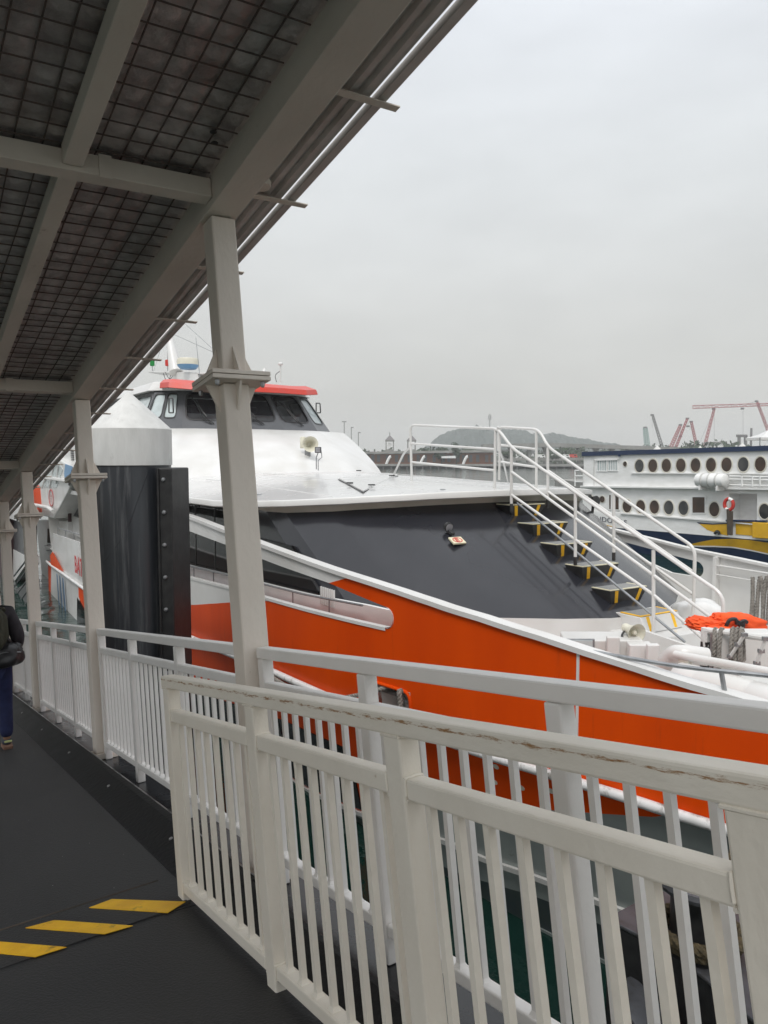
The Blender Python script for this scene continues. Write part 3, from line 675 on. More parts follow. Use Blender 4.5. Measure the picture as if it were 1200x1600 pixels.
MB().grid([[p+V((0, 0, .0)) for p in rows[0]], [B(a[0]+.10 if abs(a[1]) < 3.5 else a[0], a[1]*1.03, zroof(*a)-.125) for a in tt]]).build('roof_coaming', 'cream', fer, smooth=True)
# side windows (starboard) and lower wall
zw_ = sorted([on_t(*q, -3.76) for q in ((291, 882), (377, 902), (424, 914), (485, 929), (603, 951))])
zw = lambda s: interp(zw_, s)
def wall_strip(s0, s1, f0, f1, t0, t1, name, m, n=12, par=fer):
    A = [B(lerp(s0, s1, i/n), t0, f0(lerp(s0, s1, i/n))) for i in range(n+1)]; C_ = [B(lerp(s0, s1, i/n), t0, f1(lerp(s0, s1, i/n))) for i in range(n+1)]
    dv = bP*(t1-t0); mb = MB(); mb.grid([A, C_, [q+dv for q in C_], [q+dv for q in A], A]); return mb.build(name, m, par)
wall_strip(-13, -.75, lambda s: min(-1.5, -1.05-(s+2.5)*.62), zw, -3.715, -3.66, 'cabin_side', 'black_glass')
for i in range(7):
    s0 = -4.3-1.28*i; s1 = s0-1.18
    wall_strip(s1, s0, lambda s: -1.10, lambda s: zw(s)+.06, -3.735, -3.70, 'side_window', 'black_glass', 2)
    MB().box(B, (s1-.07, -3.745, zw(s1)+.03), (s1-.03, -3.722, -1.06)).build('window_mullion', 'black', fer)
wall_strip(-13, 2.35, zw, lambda s: zw(s)-.9, -3.76, -3.70, 'cabin_lower_wall', 'white2', 20)
MB().tube([B(s, -3.86, zw(s)+.01) for s in (-12.5, -9, -7, -5, -3.5, -2, -1, 0, .9)], .018, 8).build('side_handrail', 'steel', fer)
for s in (-6.6, -5.3, -4.0, -2.7, -1.4, -.1): MB().tube([B(s, -3.86, zw(s)), B(s, -3.86, zw(s)-.6)], .012, 6).build('handrail_post', 'steel', fer)
for i in range(7): MB().box(B, (-.55+.07*i, -3.785, -2.3), (-.53+.07*i, -3.755, -2.02)).build('vent_slat', 'white', fer)
# ---- roof
roofc = [(-24, 4.5), (-5, 4.47), (-3.8, 4.35), (-2.9, 4.08), (-2.1, 3.65), (-1.3, 3.0), (-.6, 2.1), (-.12, 1.1), (.02, .5), (.06, 0)]
rc = mir(roofc, 3); K = 10
rows = []
for k in range(K+1):
    f = k/K
    rows.append([B(lerp(-24, s, f) if False else s-(1-f)*0, t*f, zroof(s, t*f)) for s, t in rc])
# roof skin: lofted across from one edge to the other
half = [(s, t) for s, t in [(p[0], abs(p[1])) for p in rc[:len(rc)//2+1]]]
rows = [[B(s, -t + 2*t*j/24, zroof(s, -t + 2*t*j/24)) for j in range(25)] for s, t in half]
MB().grid(rows).build('roof_deck', 'roofw', fer, smooth=True)
edge = [(B(s, t, zroof(s, t)), s, t) for s, t in rc]
prof = [(0, .0), (.02, -.004), (.03, -.02), (.03, -.105), (.0, -.125), (-.35, -.128)]
def nrm(i):
    a = edge[max(i-1, 0)][0]; b = edge[min(i+1, len(edge)-1)][0]; d = (b-a); d.z = 0; d.normalize(); n = V((d.y, -d.x, 0))
    return n if n.dot(edge[i][0]-B(-8, 0, 0)) > 0 or True else -n
cen = B(-10, 0, 0)
rows = []
for o_, h_ in prof:
    r = []
    for i, (p, s, t) in enumerate(edge):
        n = nrm(i); 
        if n.dot(V((p.x-cen.x, p.y-cen.y, 0))) < 0: n = -n
        r.append(p + n*o_ + V((0, 0, h_)))
    rows.append(r)
MB().grid(rows).build('roof_fascia', 'white', fer, smooth=True, angle=50)
# hatch, low bar
hz = -.47
cs = [on_z(*p, hz) for p in ((529.5, 749.5), (567.5, 757), (621, 747), (583, 740))]
mb = MB(); mb.prism([B(s, t, zroof(s, t)-.02) for s, t in cs], [B(s, t, zroof(s, t)+.05) for s, t in cs]); hatch = mb.build('roof_hatch', 'roofw', fer, bevel=.015)
cm = [sum(c[0] for c in cs)/4, sum(c[1] for c in cs)/4]
mb = MB(); mb.prism([B(lerp(s, cm[0], -.03), lerp(t, cm[1], -.03), zroof(s, t)-.02) for s, t in cs], [B(lerp(s, cm[0], -.03), lerp(t, cm[1], -.03), zroof(s, t)+.012) for s, t in cs]).build('hatch_seal', 'blackrub', fer)
for i, (a, b, f) in enumerate(((0, 1, .5), (1, 2, .2), (1, 2, .8), (3, 0, .5))):
    s, t = lerp(cs[a][0], cs[b][0], f), lerp(cs[a][1], cs[b][1], f)
    MB().box(lambda x, y, z: B(s+x, t+y, zroof(s, t)+z), (-.05, -.05, .04), (.05, .05, .065)).build('hatch_clip', 'black', hatch, bevel=.006)
a, b = on_z(730, 739, -.5), on_z(862, 745, -.62)
MB().box(lambda x, y, z: B(lerp(a[0], b[0], x), lerp(a[1], b[1], x)+y, zroof(lerp(a[0], b[0], x), lerp(a[1], b[1], x))+z), (0, -.03, -.01), (1, .03, .06)).build('roof_bar', 'white', fer)
# ---- stairs
MB().box(B, (2.2, -.62, -3.02), (3.25, .62, -2.505)).build('stair_platform', 'white', fer, bevel=.02)
steps = []
for i in range(6):
    s = -.12+.565*i; z = -.83-.29*i if i < 5 else -2.28
    if i < 5:
        mb = MB(); wd = .41
        mb.prism([B(s+.10, -.30, z-.27), B(s+.10, .30, z-.27), B(s-.05, .32, z-.25), B(s-.05, -.32, z-.25)], [B(s+.17, -wd, z), B(s+.17, wd, z), B(s-.21, wd, z), B(s-.21, -wd, z)])
        st = mb.build('stair_step', 'black', fer)
    else:
        mb = MB(); mb.prism([B(s+.26, -.42, -2.5), B(s+.26, .42, -2.5), B(s-.3, .42, -2.5), B(s-.3, -.42, -2.5)], [B(s+.17, -.42, z), B(s+.17, .42, z), B(s-.3, .42, z), B(s-.3, -.42, z)])
        st = mb.build('stair_step', 'white', fer, bevel=.01)
    MB().box(lambda x, y, zz: B(s+x, y, z+zz), (-.20, -.40, .001), (.165, .40, .012)).build('step_tread', 'tread', st)
    for x0, x1, y0, y1 in ((.125, .168, -.405, .405), (-.205, .12, -.405, -.365), (-.205, .12, .365, .405)):
        MB().box(lambda x, y, zz: B(s+x, y, z+zz), (x0, y0, .006), (x1, y1, .0165)).build('edge_stripe', 'safety' if i < 5 else 'yellow', st)
    for y in (-.27, .27):
        k = .78 if i < 5 else 1
        dz = -.265 if i < 5 else -.2; ds = .104 if i < 5 else .25
        MB().add([B(s+.172, y-.035, z-.004), B(s+.172, y+.035, z-.004), B(s+ds+.004, (y)*k+.03, z+dz), B(s+ds+.004, y*k-.03, z+dz),
                  B(s+.160, y-.035, z-.004), B(s+.160, y+.035, z-.004), B(s+ds-.006, (y)*k+.03, z+dz), B(s+ds-.006, y*k-.03, z+dz)],
                 [(0, 1, 2, 3), (4, 5, 6, 7), (0, 1, 5, 4), (2, 3, 7, 6), (1, 2, 6, 5), (0, 3, 7, 4)]).build('warning_stripe', 'yellow', st)
# handrails: near side t=-.47, far side t=+.47
def RP(px, py, t): s, z = on_t(px, py, t); return B(s, t, z)
def tube_px(pts, t, r, name, m='white', rr=.1, par=fer): return MB().tube(bend([RP(x, y, t) for x, y in pts], rr), r, 10).build(name, m, par)
n_, f_ = -.47, .47
RR = .026
tube_px([(643.5, 752), (641, 664), (778, 670), (800, 700), (1088, 901), (1131, 930), (1128, 985)], n_, RR, 'handrail', rr=.16)
tube_px([(779, 705), (779, 667), (842, 671), (857, 699), (1060, 839), (1086, 856), (1083, 970)], f_, RR, 'handrail', rr=.16)
tube_px([(774, 671), (773, 766)], n_, RR, 'rail_post'); tube_px([(781, 673), (780, 750)], n_+.02, RR*.8, 'rail_post')
tube_px([(838, 673), (838, 762)], f_, RR, 'rail_post')
tube_px([(642, 693), (774, 702)], n_, RR*.85, 'guard_rail'); tube_px([(642, 722), (774, 735)], n_, RR*.85, 'guard_rail')
tube_px([(779, 695), (838, 702)], f_, RR*.85, 'guard_rail'); tube_px([(779, 721), (838, 730)], f_, RR*.85, 'guard_rail')
for a, b, t, q in (((641, 700), (613, 750), n_, -.55), ((779, 700), (797, 742), f_, .62)):
    p0 = RP(*a, t); s, tt_ = on_z(*b, -.5)
    mid = p0.lerp(B(s, tt_, zroof(s, tt_)), .35)+V((0, 0, .10))
    MB().tube(smooth_path([p0, mid, B(s, tt_, zroof(s, tt_)-.02)], 6), RR*.85, 8).build('rail_brace', 'white', fer)
for (x, y0, y1), t in (((799, 700, 797), n_), ((899, 770, 880), n_), ((1021, 860, 1003), n_), ((856, 699, 790), f_), ((959, 770, 873), f_)):
    tube_px([(x, y0), (x, y1-10)], t, RR, 'rail_post'); 
    tube_px([(x, y1-10), (x, y1+3)], t, RR*1.12, 'rail_foot', 'black')
tube_px([(799, 737), (1094, 952), (1131, 980)], n_, RR*.9, 'guard_rail'); tube_px([(799, 773), (1022, 930), (1095, 995), (1112, 1010)], n_, RR*.9, 'guard_rail')
tube_px([(808, 786), (1070, 1003)], n_+.04, RR*.7, 'guard_rail', 'steel')
tube_px([(856, 735), (1082, 893)], f_, RR*.9, 'guard_rail'); tube_px([(856, 768), (1082, 928)], f_, RR*.9, 'guard_rail')
tube_px([(778, 670), (779, 667)], n_, RR, 'rail_post')
# cross link at the rail top
for t_ in (-3.0, -1.5, 1.5, 3.0):
    pts = [B(s_, t_, zroof(s_, t_)+.001) for s_ in [-8.2+i*.6 for i in range(14)] if s_ < (interp(sorted([(b_, a_) for a_, b_ in roofc if a_ > -4.5]), abs(t_))-.25)]
    MB().tube(pts, .006, 5).build('deck_seam', 'white', fer)
for s_, t_ in ((-3.4, -3.6), (-1.6, -2.4), (-.7, -1.3), (-.6, 1.5)):
    MB().lathe(B(s_, t_, zroof(s_, t_)-.005), (0, 0, 1), [(.05, 0), (.05, .012), (.03, .018), (0, .018)], 14).build('deck_fitting', 'steel', fer)
# ---- emergency sign and lamp on the charcoal slope
def slope_hit(px, py):
    r = ray(px, py)
    def stop(t): return interp(sorted([(t_, s_) for s_, t_ in topc if s_ > -3]), abs(t))
    Y = 8.0
    while Y < 20:
        p = r*(Y/r.y)-V((2.5, 13.5, 0)); s, t, z = p.dot(bS), p.dot(bP), (r*(Y/r.y)).z
        st_ = stop(t); zz = lerp(ztop(st_, t), -2.34, (s-st_)/2.95)
        if z < zz: return s, t, z
        Y += .01
    return 0, -1.8, -1.4
s, t, z = slope_hit(714, 846)
sn = V((.45, 0, .9)).normalized(); E1 = bP.copy(); E2 = (bS*-.88 + V((0, 0, .47))).normalized(); EN = E1.cross(E2); EN = EN if EN.z > 0 else -EN
sf = lambda x, y, d: B(s, t, z) + E1*x + E2*y + EN*d
sign = MB().box(sf, (-.125, -.09, .0), (.125, .09, .03)).build('exit_sign', 'safety', fer, bevel=.004)
mb = MB(); k = 28
mb.grid([[sf(r0*1.25*math.cos(i*2*math.pi/k), r0*math.sin(i*2*math.pi/k), d) for i in range(k)] for r0, d in ((.060, .03), (.060, .034), (.073, .034), (.073, .03))], True).build('ring_mark', 'text_red', sign)
text_mesh('E', .125, lambda x, y, d: sf((x-.040)*1.15, y-.043, .033+d*.2), 'text_red', 'letter', sign, ax=.004)
q = lambda x, y, d: sf(x, y+.20, d)
lamp = MB().box(q, (-.035, -.06, .02), (.035, .06, .07)).build('flood_lamp', 'black', fer, bevel=.01)
MB().lathe(q(0, .12, .08), (bS+V((0, 0, -.35))), [(.03, -.05), (.075, -.03), (.08, .03), (.072, .035)], 18).build('lamp_head', 'black', lamp)
MB().lathe(q(0, .12, .08)+(bS+V((0, 0, -.35))).normalized()*.036, (bS+V((0, 0, -.35))), [(.068, 0), (.068, .004)], 18).build('lamp_lens', 'lens', lamp)
p = RP(925, 805, 3.0)
lamp = MB().tube([p, p+V((.02, 0, .2))], .03, 8).build('flood_lamp', 'black', fer)
MB().lathe(p+V((0.05, 0, .30)), V((.6, -1, .1)), [(.03, -.1), (.1, -.05), (.11, .05)], 14).build('lamp_head', 'black', lamp)

# ---- wheelhouse
wb = [(-20, 3.3), (-13.4, 3.2), (-12.5, 2.25), (-12.0, .83)]; wt = [(-20, 2.7), (-14.0, 2.6), (-13.4, 1.9), (-13.0, .70)]
zb0, zt0 = .86, 2.06
wh = empty('wheelhouse', B(-13, 0, .86)); wh.parent = fer; wh.location = B(-13, 0, .86)-base_of(fer)
def P2(c, sgn, z): return B(c[0], sgn*c[1], z)
seq = [(-1, 0), (-1, 1), (-1, 2), (-1, 3), (1, 3), (1, 2), (1, 1), (1, 0)]
def rr_pts(n=32, e=3.2):
    o = []
    for i in range(n):
        a = 2*math.pi*(i+.5)/n; c_, s_ = math.cos(a), math.sin(a); k = (abs(c_)**e+abs(s_)**e)**(-1/e); o.append((c_*k, s_*k))
    return o
def panel_hole(c00, c10, c11, c01, u0, u1, v0, v1, name, m, par, glass='glass', n=40, th=.05, frame_m=None):
    """wall panel (four corners) with a rounded window opening, its pane and its rubber frame"""
    bil = lambda u, v: (c00*(1-u)+c10*u)*(1-v)+(c01*(1-u)+c11*u)*v
    nn = (c10-c00).cross(c01-c00).normalized()
    if nn.dot(CAM-c00) < 0: nn = -nn
    P = rr_pts(n, 6); ou, inn = [], []
    for x, y in P:
        inn.append(((u0+u1)/2+x*(u1-u0)/2, (v0+v1)/2+y*(v1-v0)/2))
        k = max(abs(x), abs(y)); ou.append((.5+x/k*.5, .5+y/k*.5))
    # make sure the outer ring reaches the corners
    for cu_, cv in ((0, 0), (1, 0), (1, 1), (0, 1)):
        j = min(range(n), key=lambda i: (ou[i][0]-cu_)**2+(ou[i][1]-cv)**2); ou[j] = (cu_, cv)
    O = [bil(*p) for p in ou]; I = [bil(*p) for p in inn]; I2 = [p-nn*th for p in I]
    MB().grid([O, I, I2], True).build(name, m, par, smooth=False)
    MB().add([p-nn*th*.6 for p in I], [tuple(range(n))]).build('window_pane', glass, par)
    cen_ = sum(I, V((0, 0, 0)))/n
    if frame_m:
        R0 = [p+(cen_-p).normalized()*-.03+nn*.012 for p in I]; R1 = [p+(cen_-p).normalized()*.02+nn*.012 for p in I]
        MB().grid([R0, R1, [p-nn*.03 for p in R1]], True).build('window_seal', frame_m, par)
    return bil, nn
wins = {0: None}
for i in range(7):
    (sa, ia), (sb, ib) = seq[i], seq[i+1]
    c00, c10, c11, c01 = P2(wb[ia], sa, zb0), P2(wb[ib], sb, zb0), P2(wt[ib], sb, zt0), P2(wt[ia], sa, zt0)
    if i in (0, 6):
        for k in range(3):
            f0, f1 = k/3, (k+1)/3
            panel_hole(c00.lerp(c10, f0), c00.lerp(c10, f1), c01.lerp(c11, f1), c01.lerp(c11, f0), .08, .92, .3, .9, 'wheelhouse_wall', 'grey', wh, 'palegl', frame_m='black')
    elif i in (1, 5):
        f = .42 if i == 1 else .0
        if i == 1:
            panel_hole(c00, c00.lerp(c10, .45), c01.lerp(c11, .45), c01, .1, .92, .28, .92, 'wheelhouse_wall', 'grey', wh, 'palegl', frame_m='black')
            panel_hole(c00.lerp(c10, .45), c10, c11, c01.lerp(c11, .45), .06, .66, .28, .92, 'wheelhouse_wall', 'grey', wh, 'palegl', frame_m='black')
        else: panel_hole(c00, c10, c11, c01, .14, .9, .22, .94, 'wheelhouse_wall', 'grey', wh, 'palegl', frame_m='black')
    else:
        bil, nn = panel_hole(c00, c10, c11, c01, .07, .93, .22, .95, 'wheelhouse_wall', 'grey', wh, 'glass', frame_m='black')
        for d in (0, .05):
            a_, b_, c_ = bil(.58+d, .12)+nn*.03, bil(.42+d, .22)+nn*.09, bil(.25+d, .72)+nn*.07
            MB().tube([a_, b_, c_], .014, 6).build('wiper', 'black', wh)
        MB().tube([bil(.50, .26)+nn*.07, bil(.20, .78)+nn*.05], .02, 5).build('wiper_blade', 'black', wh)
MB().prism([P2(c, -1, .87) for c in [(-20, 3.2), (-13.45, 3.1), (-12.6, 2.15), (-12.15, .8)]]+[P2(c, 1, .87) for c in [(-12.15, .8), (-12.6, 2.15), (-13.45, 3.1), (-20, 3.2)]],
           [P2(c, -1, 1.05) for c in [(-20, 3.2), (-13.7, 3.0), (-12.75, 2.05), (-12.3, .8)]]+[P2(c, 1, 1.05) for c in [(-12.3, .8), (-12.75, 2.05), (-13.7, 3.0), (-20, 3.2)]]).build('wheelhouse_floor', 'grey', wh)
MB().box(B, (-14.3, -1.9, 1.05), (-13.1, 1.9, 1.36)).build('dashboard', 'dash', wh, bevel=.05)
MB().box(B, (-16.4, -2.5, 1.0), (-16.3, 2.5, 2.05)).build('back_bulkhead', 'maroon', wh)
MB().box(B, (-15.4, -1.2, 1.05), (-15.0, -.7, 1.75)).build('helm_chair', 'maroon', wh, bevel=.05); MB().box(B, (-15.4, .7, 1.05), (-15.0, 1.2, 1.75)).build('helm_chair', 'maroon', wh, bevel=.05)
def ringz(cs, z): return [B(s, -t, z) for s, t in cs]+[B(s, t, z) for s, t in reversed(cs)]
MB().prism(ringz([(-20, 2.9), (-14.1, 2.8), (-13.3, 2.0), (-12.9, .8)], 2.063), ringz([(-20, 2.6), (-14.2, 2.6), (-13.4, 1.9), (-13.0, .8)], 2.36)).build('wheelhouse_roof', 'white', wh, bevel=.03)
vz = [(-13.6, 2.58, 2.13), (-12.95, 2.5, 2.10), (-12.5, 1.9, 2.03), (-12.25, .8, 2.03)]
def vis(off, dz): return [B(s-off, -(t-off*.6), z+dz) for s, t, z in vz]+[B(s-off, t-off*.6, z+dz) for s, t, z in reversed(vz)]
vi = [B(s-.62, -(t-.45), z+.0) for s, t, z in vz]+[B(s-.62, t-.45, z+.0) for s, t, z in reversed(vz)]
MB().grid([vis(0, 0), vis(.06, .16), vis(.42, .30), vis(.8, .32)]).grid([vis(0, 0), vis(.06, -.01)]).build('visor', 'red', wh, smooth=False)
MB().grid([vis(.06, -.01), vi]).build('visor_soffit', 'white', wh)
# casing below the wheelhouse
lo = [(-24, 3.75), (-13, 3.7), (-10.1, 3.3), (-9.3, 1.8), (-9.0, 0)]; hi = [(-24, 3.62), (-14.5, 3.6), (-12.9, 3.45), (-11.95, 2.0), (-11.6, 0)]
lm, hm = mir(lo, 5), mir(hi, 5)
rows = []
for k in range(7):
    f = k/6; g = f**1.25
    rows.append([B(lerp(a[0], b[0], g), lerp(a[1], b[1], f), lerp(zroof(a[0], a[1])-.03, .84, f)) for a, b in zip(lm, hm)])
rows.append([B(b[0]-.30, b[1]*.97, .865) for b in hm]); rows.append([B(b[0]-1.2, b[1]*.8, .87) for b in hm])
MB().grid(rows).build('wheelhouse_casing', 'white', fer, smooth=True, angle=40)
# red line painted at the foot of the casing
mb = MB(); pts = [(-8.85, 2.6), (-8.3, 1.2), (-8.15, 0), (-8.3, -1.2), (-8.7, -2.0)]
pp = [V((s, t, 0)) for s, t in pts]; pp = smooth_path(pp, 8)
mb.grid([[B(p.x, p.y, zroof(p.x, p.y)+.004) for p in pp], [B(p.x+.10*(1-abs(i/len(pp)*2-1)), p.y, zroof(p.x+.1, p.y)+.006) for i, p in enumerate(pp)]]).build('deck_line', 'red', fer)
# loudspeaker horn and deck spotlight
ho = at(484, 694, 22.0); ax = (CAM+V((3.0, 0, 0))-ho).normalized()
horn = MB().lathe(ho, ax, [(.05, -.32), (.08, -.26), (.09, -.12), (.13, -.02), (.215, .14), (.225, .15), (.205, .14), (.11, -.03), (.05, -.15), (.0, -.15)], 28, cap=False).build('loudspeaker_horn', 'horn', fer)
MB().lathe(ho-ax*.25+V((-.16, 0, .04)), V((0, 0, 1)), [(.08, -.16), (.09, -.14), (.09, .12), (.07, .17), (.0, .18)], 16).build('horn_driver', 'horn', horn)
MB().box(lambda x, y, z: ho-ax*.2+V((x, y, z)), (-.12, -.03, -.34), (.05, .03, -.1)).build('horn_bracket', 'steel', horn, bevel=.01)
MB().box(lambda x, y, z: ho-ax*.3+V((x, y, z)), (-.1, -.05, -.4), (.05, .9, -.3)).build('horn_arm', 'white', horn)
sp = at(497, 703, 20.6)
spot = MB().box(lambda x, y, z: sp+V((x, y, z)), (-.085, -.05, -.08), (.085, .06, .08)).build('spotlight', 'black', fer, bevel=.015)
MB().box(lambda x, y, z: sp+V((x, y, z)), (-.065, -.056, -.06), (.065, -.05, .06)).build('lamp_lens', 'lens', spot)
MB().tube([sp+V((0, 0, -.08)), sp+V((-.05, 0, -.2)), sp+V((-.05, 0, -.52))], .014, 8).tube([sp+V((.08, 0, 0)), sp+V((.1, 0, -.2)), sp+V((.0, 0, -.28)), sp+V((.0, .0, -.55))], .012, 8).build('spot_bracket', 'steel', spot)
# mirrors and grab rails on the wheelhouse
for x, y0, y1, t in ((266, 622, 645, -3.0), (496, 630, 645, 3.0)):
    pts = [RP(x-2, y0, t), RP(x+4, y0, t), RP(x+5, y1, t), RP(x-2, y1, t), RP(x-2, y0, t)]
    MB().tube(bend(pts, .05), .02, 6).build('mirror_frame', 'black', wh)
# mast
tm = -1.2
def RT(px, py): return RP(px, py, tm)
mast = MB().tube([RT(262, 515), RT(268, 545), RT(275, 582)], [.10, .16, .24], 12).build('mast', 'white', fer)
q = [RT(232, 580), RT(320, 582)]
MB().prism([q[0]+V((0, 0, -.05)), q[0]+V((.3, 1.0, -.05)), q[1]+V((.2, 1.0, -.05)), q[1]+V((0, 0, -.05))], [q[0], q[0]+V((.3, 1, 0)), q[1]+V((.2, 1, 0)), q[1]]).build('mast_platform', 'white', mast, bevel=.01)
MB().prism([RT(262, 600), RT(312, 596), RT(312, 596)+V((.2, 1, 0)), RT(262, 600)+V((.2, 1, 0))], [RT(274, 582), RT(308, 582), RT(308, 582)+V((.2, 1, 0)), RT(274, 582)+V((.2, 1, 0))]).build('mast_pedestal', 'white', mast)
c_ = RT(294, 576); MB().lathe(c_, (0, 0, 1), [(.25, -.02), (.33, .06), (.36, .12)], 24).build('radar_base', 'blue_l', mast)
MB().lathe(c_, (0, 0, 1), [(.36, .12), (.36, .28), (.33, .33), (.0, .34)], 24).build('radar_dome', 'horn', mast)
MB().tube([RT(313, 596), RT(306, 527)], [.015, .008], 6).build('whip_antenna', 'steel', mast)
for px, m_ in ((238, 'green_lamp'), (262, 'red_ring')):
    c_ = RT(px, 572); MB().lathe(c_, (0, 0, 1), [(.07, 0), (.09, .02), (.09, .20), (.07, .22)], 12).build('navigation_lamp', m_, mast)
    MB().tube([c_+V((0, 0, -.18)), c_+V((0, 0, .0))], .015, 6).tube([c_+V((0, 0, .22)), c_+V((0, 0, .5))], .012, 6).build('lamp_stem', 'steel', mast)
MB().tube([RT(262, 518), RT(346, 556)+V((0, 0, 0))], .008, 5).tube([RT(264, 505), RT(240, 580)], .006, 5).build('stay_wire', 'steel', mast)
MB().tube([RT(250, 470), RT(362, 572)], .008, 5).build('stay_wire', 'steel', mast)
for x0, x1, y0, y1 in ((255, 268, 583, 597), (258, 273, 581, 592)):
    MB().tube(smooth_path([RT(x0, y0), RT((x0+x1)/2, y1), RT(x1, y0)], 6), .012, 5).build('mast_cable', 'black', mast)
c_ = RP(413, 592, 0); MB().lathe(c_, (0, 0, 1), [(.12, 0), (.12, .08), (.05, .26), (.02, .32), (0, .33)], 14).build('antenna_cone', 'white', wh)
c_ = RP(438.5, 597, .6); MB().tube([c_, c_+V((0, 0, .5))], .025, 8).lathe(c_+V((0, 0, .5)), (0, 0, 1), [(.02, 0), (.08, .03), (.08, .07), (.03, .1)], 12).build('antenna', 'white', wh)
MB().tube(smooth_path([c_+V((-.12, 0, 0)), c_+V((-.16, 0, .2)), c_+V((-.02, 0, .33))], 6), .01, 5).build('antenna_cable', 'black', wh)
# ---- aft part seen past the columns
def poly_t(pix, t, th, name, m, par=fer, bev=0):
    q = [on_t(x, y, t) for x, y in pix]
    return MB().prism([B(s, t, z) for s, z in q], [B(s, t+th, z) for s, z in q]).build(name, m, par, bevel=bev)
ta = -4.5
patch(seg(lambda s: interp(sorted([hs(86, 835), hs(132, 850), hs(160, 862)]), s), hs(84, 880)[0], -13), seg(lambda s: zt(s), hs(81, 880)[0], -13), 20, 2, 'aft_bulwark', 'white')
a0_ = hs(81, 880)[0]
poly_t([(78, 868), (82, 862), (99, 893), (80, 884)], ta-.02, .01, 'orange_flash', 'orange')
patch(lambda u: (lerp(a0_, -16.4, u), zt(lerp(a0_, -16.4, u))-.06), lambda u: (lerp(a0_-.4, -16.9, u), zt(lerp(a0_, -16.4, u))-1.5), 12, 3, 'aft_hull_side', 'white', off=.03, th=.05)
patch(seg(lambda s: zt(s)-.05, -16.6, -13.5), seg(lambda s: zt(s)-.42-.25*(s+16.6), -16.6, -13.5), 8, 1, 'orange_flash', 'orange', off=.04, th=.04)
patch(lambda u: (lerp(-16.9, -13.2, u), zt(-16)-.5-.16*u*4), lambda u: (lerp(-17.1, -13.2, u), zt(-16)-1.6), 8, 1, 'lower_window_band', 'black_glass', off=.045, th=.04)
for i in range(3):
    x = 88+4.6*i
    poly_t([(x, 896+3*i), (x+1.5, 898+3*i), (x+6.0, 962), (x+4.6, 962)], ta-.09, .01, 'blue_stripe', 'blue_d')
s0b, z0b = on_t(122.5, 893, ta-.01)
text_mesh('BATAM FAST', .80, lambda x, y, d: B(s0b+x*.95, ta-.125-d*.4, z0b+y-.0+(-.055*0)*x), 'text_red', 'lettering', fer, ax=.012)
pts = [on_t(86, 825, ta), on_t(160, 848, ta)]
MB().tube([B(s, ta+.1, z) for s, z in pts], .02, 6).tube([B(s, ta+.1, z-.25) for s, z in pts], .012, 6).build('aft_rail', 'steel', fer)
for i in range(6):
    f = i/5; s, z = lerp(pts[0][0], pts[1][0], f), lerp(pts[0][1], pts[1][1], f); MB().tube([B(s, ta+.1, z), B(s, ta+.1, z-.55)], .014, 6).build('aft_rail_post', 'steel', fer)
cab = poly_t([(40, 712), (88, 716), (124, 736), (112, 750), (106, 768), (84, 810), (40, 800)], ta+.1, 2.5, 'aft_upper_cabin', 'white', bev=.04)
poly_t([(70, 740), (90, 722), (98, 734), (88, 762), (60, 762)], ta+.085, .02, 'clear_curtain', 'palegl', cab)
for a, b in (((74, 736), (66, 762)), ((84, 728), (78, 762)), ((92, 726), (88, 755))): MB().tube([RP(*a, ta+.08), RP(*b, ta+.08)], .04, 6).build('curtain_fold', 'white', cab)
poly_t([(102, 725), (113, 729), (108, 748), (102, 752), (100, 740)], ta+.085, .02, 'blue_mark', 'blue_l', cab)
poly_t([(52, 757), (62, 759), (65, 800), (60, 806), (53, 800)], ta+.085, .02, 'orange_mark', 'orange', cab)
c_ = on_t(76.5, 778, ta); cf = lambda x, y, d: B(c_[0]+x*1.6, ta+.08-d, c_[1]+y)
MB().grid([[cf(r0*math.cos(i*2*math.pi/32), r0*math.sin(i*2*math.pi/32), d) for i in range(32)] for r0, d in ((.30, 0), (.30, .012), (.345, .012), (.345, 0))], True).build('red_circle', 'text_red', cab)
text_mesh('BINTAN', .15, lambda x, y, d: cf((x-.27)*.62, y+.03, .008), 'text_red', 'lettering', cab)
text_mesh('70', .24, lambda x, y, d: cf((x-.14)*.75, y-.17, .008), 'text_red', 'lettering', cab)
tube_px([(53, 789), (75, 793), (83, 799)], ta-.1, .08, 'side_pipe', rr=.2)
poly_t([(86, 700), (128, 690), (150, 700), (150, 742), (124, 734), (90, 716)], ta+.4, 3, 'aft_roof', 'white', bev=.04)
for i in range(5):
    a = RP(111+1.0*i*.2, 707+3.1*i, ta+.39); MB().box(lambda x, y, z: a+bS*x+bP*y+V((0, 0, z)), (0, -.02, 0), (.45, .01, .05)).build('vent_slat', 'black', fer)
poly_t([(104, 765), (160, 775), (160, 781), (104, 771)], ta+.2, 2, 'aft_deck_edge', 'white')
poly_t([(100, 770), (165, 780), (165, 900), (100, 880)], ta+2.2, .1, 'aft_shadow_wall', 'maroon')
tube_px([(108.5, 768), (109, 815)], ta+.6, .07, 'red_pillar', 'maroon')
poly_t([(113, 806), (119, 806), (134, 832), (134, 850), (113, 850)], ta+.8, .2, 'aft_brace_plate', 'white')
a, b = RP(96, 808, ta+1.2), RP(112, 806, ta+1.2); MB().tube([a, b], .05, 8).build('tube_light', 'tubelight', fer)
wd_ = poly_t([(56, 812), (104, 814), (106, 835), (106, 905), (66, 905)], ta+.55, .25, 'boarding_wall', 'white', bev=.03)
poly_t([(74, 826), (86, 826), (86, 850), (74, 848)], ta+.53, .02, 'wall_window', 'trunk', wd_)
